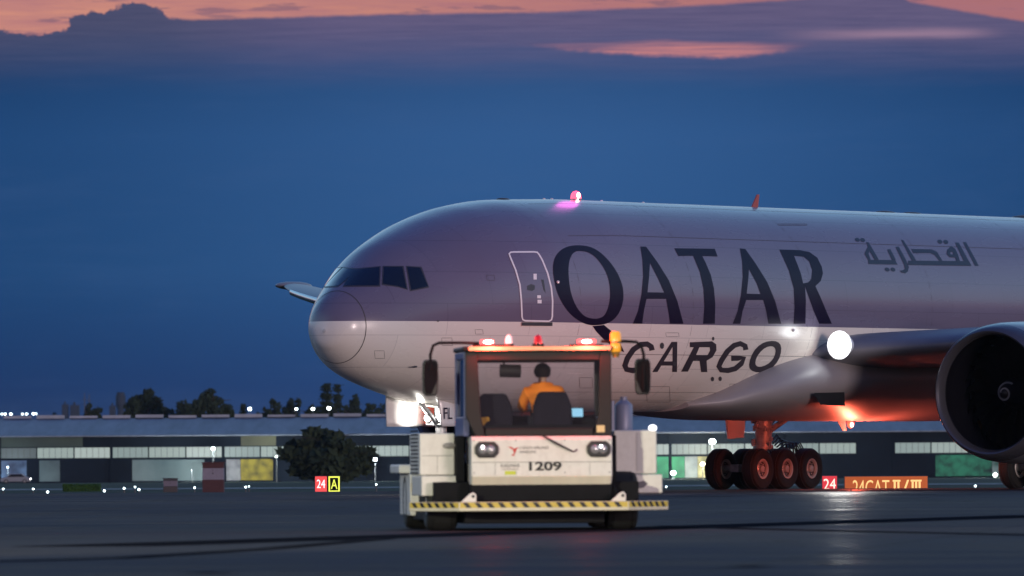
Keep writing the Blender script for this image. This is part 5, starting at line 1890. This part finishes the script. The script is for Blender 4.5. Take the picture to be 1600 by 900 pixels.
# lamps on posts
def street_lamp(u, v, d, r, col, strength, power, label, group, post=True, top=None):
    p = at(u, v, d); zb = tz(d)
    r *= .72
    root = empty('street_lamp', (p.x, d, zb))
    H = p.z - zb
    if post:
        g = G(); g.tube([(0, .5, 0), (0, .5, H * .93), (0, .35, H + r * .8), (0, .0, H + r * .9)], [.09, .07, .05, .05], 8)
        g.build('post', dark_grey, root, smooth=60)
    g = G(); g.ball((0, 0, H), r, (1, 1, .8), 14, 8)
    g.build('lamp_head', emat('lamp_%s_%g' % (group[:12].replace(' ', '_'), strength), col, strength), root, smooth=60)
    if power: lamp('lamp_light', (0, -.6 - r, H), power, col, r, root)
    tag(root, label, 'lamp', group)
cool = (.85, 1.0, 1.0)
street_lamp(390, 639, 1500, .42, cool, 18, 0, 'bright white lamp on a post beside the narrow conical tree', 'lamps above the hangar roof')
street_lamp(463, 639, 1500, .34, cool, 12, 0, 'leftmost of the three white lamps in a row above the hangar roof', 'lamps above the hangar roof')
street_lamp(489, 639, 1500, .40, cool, 14, 0, 'middle of the three white lamps in a row above the hangar roof', 'lamps above the hangar roof')
street_lamp(514, 638, 1500, .46, cool, 16, 0, 'rightmost of the three white lamps, in front of the tallest conifer', 'lamps above the hangar roof')
street_lamp(333, 701, HD - 9, .34, cool, 24, 3500, 'bright white lamp in front of the hangar windows above the red and white shed', 'lamps along the hangar')
street_lamp(432, 714, HD - 6, .24, (.8, 1, .95), 10, 900, 'small greenish lamp between the red and white shed and the wide dark tree', 'lamps along the hangar')
street_lamp(586, 718, HD - 8, .40, cool, 26, 3000, 'bright lamp right of the wide dark tree, left of the tractor', 'lamps along the hangar')
street_lamp(1113, 690, HD - 9, .62, cool, 30, 6500, 'largest white lamp, left of the main wheels', 'lamps along the hangar')
street_lamp(1098, 725, HD - 5, .42, (1.0, .86, .55), 22, 3500, 'warm yellow lamp just left of the main wheels', 'lamps along the hangar')
street_lamp(1555, 742, HD - 30, .38, (.85, 1, .92), 16, 6000, 'white lamp on the ground below the engine', 'lamps along the hangar')
street_lamp(300, 735, HD - 10, .05, cool, 1, 900, 'thin post with an unseen lamp lighting the pale green grey wall panel', 'lamps along the hangar')  # unseen lamp, brightens the pale wall panel behind it
street_lamp(12, 730, HD - 6, .20, (.6, .85, 1), 6, 900, 'small pale blue lamp at the left end of the hangar', 'lamps along the hangar')
street_lamp(1052, 739, HD - 12, .5, cool, 14, 2500, 'white lamp in front of the dark green wall panel right of the tractor', 'lamps along the hangar')
for i, u in enumerate((3, 8, 17, 35, 41.5, 52, 56)):
    street_lamp(u, 647 - (i > 4) * .5, 3900, .75, (.75, .95, 1.0), 5 + (i % 3) * 3, 0, 'tiny far street light in the row on the skyline at the far left', 'far street lights', post=False)

# parked vehicles seen as pale shapes by the hangar
def car(u, v, d, label, col, s=1.0):
    p = at(u, v, d); zb = tz(d)
    r = empty('parked_car', (p.x, d, zb))
    g = G()
    pr = [(-2.1, .25), (-2.1, .75), (-1.3, .88), (-.7, 1.38), (.9, 1.40), (1.6, .92), (2.1, .82), (2.1, .25)]
    g.prism([(x * s, 0, z * s) for x, z in pr], (0, 1.7 * s, 0))
    b = g.build('body', mat('car_' + label[:6], col, .3, coat=.3), r, bevel=.08)
    g = G(); g.prism([(x * s, -.01, z * s) for x, z in ((-1.1, .92), (-.62, 1.30), (.82, 1.32), (1.3, .94))], (0, .02, 0)); g.build('window', glass_dark, b)
    for x in (-1.3, 1.3):
        for y in (.1, 1.6):
            o = bpy.data.objects.new('wheel', wt.data); C.objects.link(o); o.parent = r
            o.location = (x * s, y * s, .31 * s); o.scale = (.5, .74, .74); o.rotation_euler = (0, 0, PI / 2)
    g = G(); g.ball((2.1 * s, .3, .65 * s), .10); g.build('headlight', emat('car_lamp', (1, 1, .95), 14), r, smooth=60)
    tag(r, label, 'car')
car(24, 752, HD - 25, 'white car parked at the left end of the hangar', (.22, .24, .27))

# taxiway edge lights
def edge_light(u, v, d, label, col=(.75, .95, 1.0), k=10):
    p = at(u, v, d); zb = tz(d)
    h = max(.25, p.z - zb)
    r = empty('taxiway_light', (p.x, d, zb))
    g = G(); g.cyl((0, 0, 0), (0, 0, h - .06), .05, .04, 8); g.build('stem', dark_grey, r)
    g = G(); g.ball((0, 0, h), .055, (1, 1, 1), 10, 6); g.build('lens', emat('edge_lamp_%g' % k, col, k), r, smooth=60)
    tag(r, label, 'taxiway light', 'taxiway lights on the grass')
for u, v, d, lb, k in ((5, 764, 520, 'taxiway light at the far left edge', 9), (52, 764, 520, 'taxiway light right of the white parked car', 9), (74.5, 769, 420, 'low taxiway light left of the square green hedge', 11),
                       (163, 767, 430, 'bright taxiway light just right of the square green hedge', 14), (194, 763, 500, 'single taxiway light midway between the hedge and the grey box', 11),
                       (211, 761, 540, 'upper left light of the tight pair left of the grey box', 8), (217, 765, 460, 'lower right light of the tight pair left of the grey box', 14), (304, 762, 520, 'taxiway light just left of the red and white shed', 9),
                       (384, 761, 530, 'taxiway light below the yellow wall panel', 11), (389, 760, 560, 'faint taxiway light touching the one below the yellow panel', 5), (588, 757, 560, 'taxiway light beside the rear of the tractor', 9),
                       (1041, 763, 520, 'taxiway light between tractor and main wheels', 6), (1524, 766, 450, 'taxiway light under the engine', 9)):
    edge_light(u, v, d, lb, k=k)

# signs
def sign(u0, u1, v0, d, hgt, face, label, texts, border=None, estr=.8, cap=mat('sign_case', (.05, .05, .055), .6), group='lit taxiway signs', up_=0.0):
    p0, p1 = at(u0, v0, d), at(u1, v0, d)
    w = p1.x - p0.x
    zt = p0.z
    zb = tz(d)
    r = empty('taxiway_sign', ((p0.x + p1.x) / 2, d, zb))
    H = zt - zb
    g = G(); g.box((-w / 2, 0, H - hgt), (w / 2, .25, H)); bx = g.build('case', cap, r, bevel=.01)
    g = G()
    for x in (-w * .35, w * .35): g.cyl((x, .12, -.1), (x, .12, H - hgt + .01), .04, n=8)
    g.build('leg', cap, r)
    g = G(); g.box((-w / 2 + .02, -.012, H - hgt + .02), (w / 2 - .02, -.002, H - .02)); fc = g.build('face', face, r)
    g = G()
    for (tx, cx, cz, h, wd) in texts:
        text_geo(g, tx, h, Matrix.Translation((cx * w, -.016, H - hgt * cz)), width=wd)
    return r, fc, g, w, H
red_f = mat('sign_red', (.5, .02, .03), .5, emit=(1, .06, .09), estr=.55)
red_b = mat('sign_red_bright', (.5, .04, .04), .5, emit=(1, .10, .10), estr=.95)
ora_f = mat('sign_orange', (.45, .12, .03), .5, emit=(.9, .16, .03), estr=.32)
blk_f = mat('sign_black', (.01, .01, .01), .5)
wh_l = mat('sign_white_letters', (.8, .8, .7), .5, emit=(1, .92, .75), estr=.95)
yl_l = mat('sign_yellow_letters', (.8, .6, .2), .5, emit=(1, .66, .25), estr=.85)
yb_l = mat('sign_yellow_bright', (.8, .8, .1), .5, emit=(.95, 1, .12), estr=1.2)
wb_l = mat('sign_white_bright', (.9, .8, .8), .5, emit=(1, .8, .8), estr=1.6)
d = 285
hs = 34 * d / F
r, fc, g, w, H = sign(1284, 1308.5, 743, d, hs, red_f, '', [('24', 0, .40, 17 * d / F, 19 * d / F)])
g.build('sign_text', wh_l, fc, fix=False)
tag(r, 'red sign with white 24 beside the main wheels', 'sign', 'lit taxiway signs')
r, fc, g, w, H = sign(1319, 1450, 744, d + 4, hs * 1.08, ora_f, '', [('24CAT', -.18, .50, 24 * d / F, 58 * d / F)])
# serifed roman numerals made from strokes
def roman(g, cx, n, cz, h, sp):
    for k in range(n):
        x = cx + (k - (n - 1) / 2) * sp
        g.box((x - .035, -.016, cz - h / 2), (x + .035, -.012, cz + h / 2 - .065))
    e = (n - 1) / 2 * sp + .07
    g.box((cx - e, -.016, cz + h / 2 - .062), (cx + e, -.012, cz + h / 2))
    g.box((cx - e, -.016, cz - h / 2 - .062), (cx + e, -.012, cz - h / 2 - .003))
px_ = d / F
cz = H - hs * 1.08 * .50
roman(g, (1401 - 1384.5) * px_, 2, cz, 24 * px_, .13)
roman(g, (1432 - 1384.5) * px_, 3, cz, 24 * px_, .12)
x_ = (1415 - 1384.5) * px_
g.add([(x_ - .13, -.015, cz - .26), (x_ - .06, -.015, cz - .26), (x_ + .13, -.015, cz + .26), (x_ + .06, -.015, cz + .26)], [(0, 1, 2, 3)])
g.build('sign_text', yl_l, fc, fix=False)
tag(r, 'long orange sign reading 24CAT II/III with yellow letters', 'sign', 'lit taxiway signs')
d = 300
r, fc, g, w, H = sign(491.5, 511.5, 743.5, d, 26 * d / F, red_b, '', [('24', 0, .48, 13 * d / F, 13 * d / F)])
g.build('sign_text', wb_l, fc, fix=False)
tag(r, 'bright red sign with blurred white 24 left of the tractor', 'sign', 'lit taxiway signs')
r, fc, g, w, H = sign(512, 532, 743, d, 27 * d / F, blk_f, '', [('A', 0, .50, 15 * d / F, 10 * d / F)])
hh = 27 * d / F; bw = 2.2 * d / F
x0, x1, z0, z1 = -w / 2 + .03, w / 2 - .03, H - hh + .03, H - .03
g.box((x0, -.016, z0), (x0 + bw, -.012, z1)); g.box((x1 - bw, -.016, z0), (x1, -.012, z1))
g.box((x0 + bw + .001, -.016, z0), (x1 - bw - .001, -.012, z0 + bw)); g.box((x0 + bw + .001, -.016, z1 - bw), (x1 - bw - .001, -.012, z1))
g.build('sign_text', yb_l, fc, fix=False)
tag(r, 'black sign with a yellow A and yellow border, next to the red one', 'sign', 'lit taxiway signs')

#==================================================================== AIR
g = G(); g.box((-6200, -3200, -4.6), (6200, 8300, 48))
hz = g.build('haze', None or bpy.data.materials.new('haze'))
hm = hz.data.materials[0]
hm.use_nodes = True
ht = hm.node_tree
ht.nodes.clear()
ho = ht.nodes.new('ShaderNodeOutputMaterial')
hv = ht.nodes.new('ShaderNodeVolumePrincipled')
hv.inputs['Color'].default_value = (.62, .80, 1.0, 1)
hv.inputs['Density'].default_value = HAZE
ht.links.new(hv.outputs[0], ho.inputs['Volume'])
tag(hz, kind='stuff')
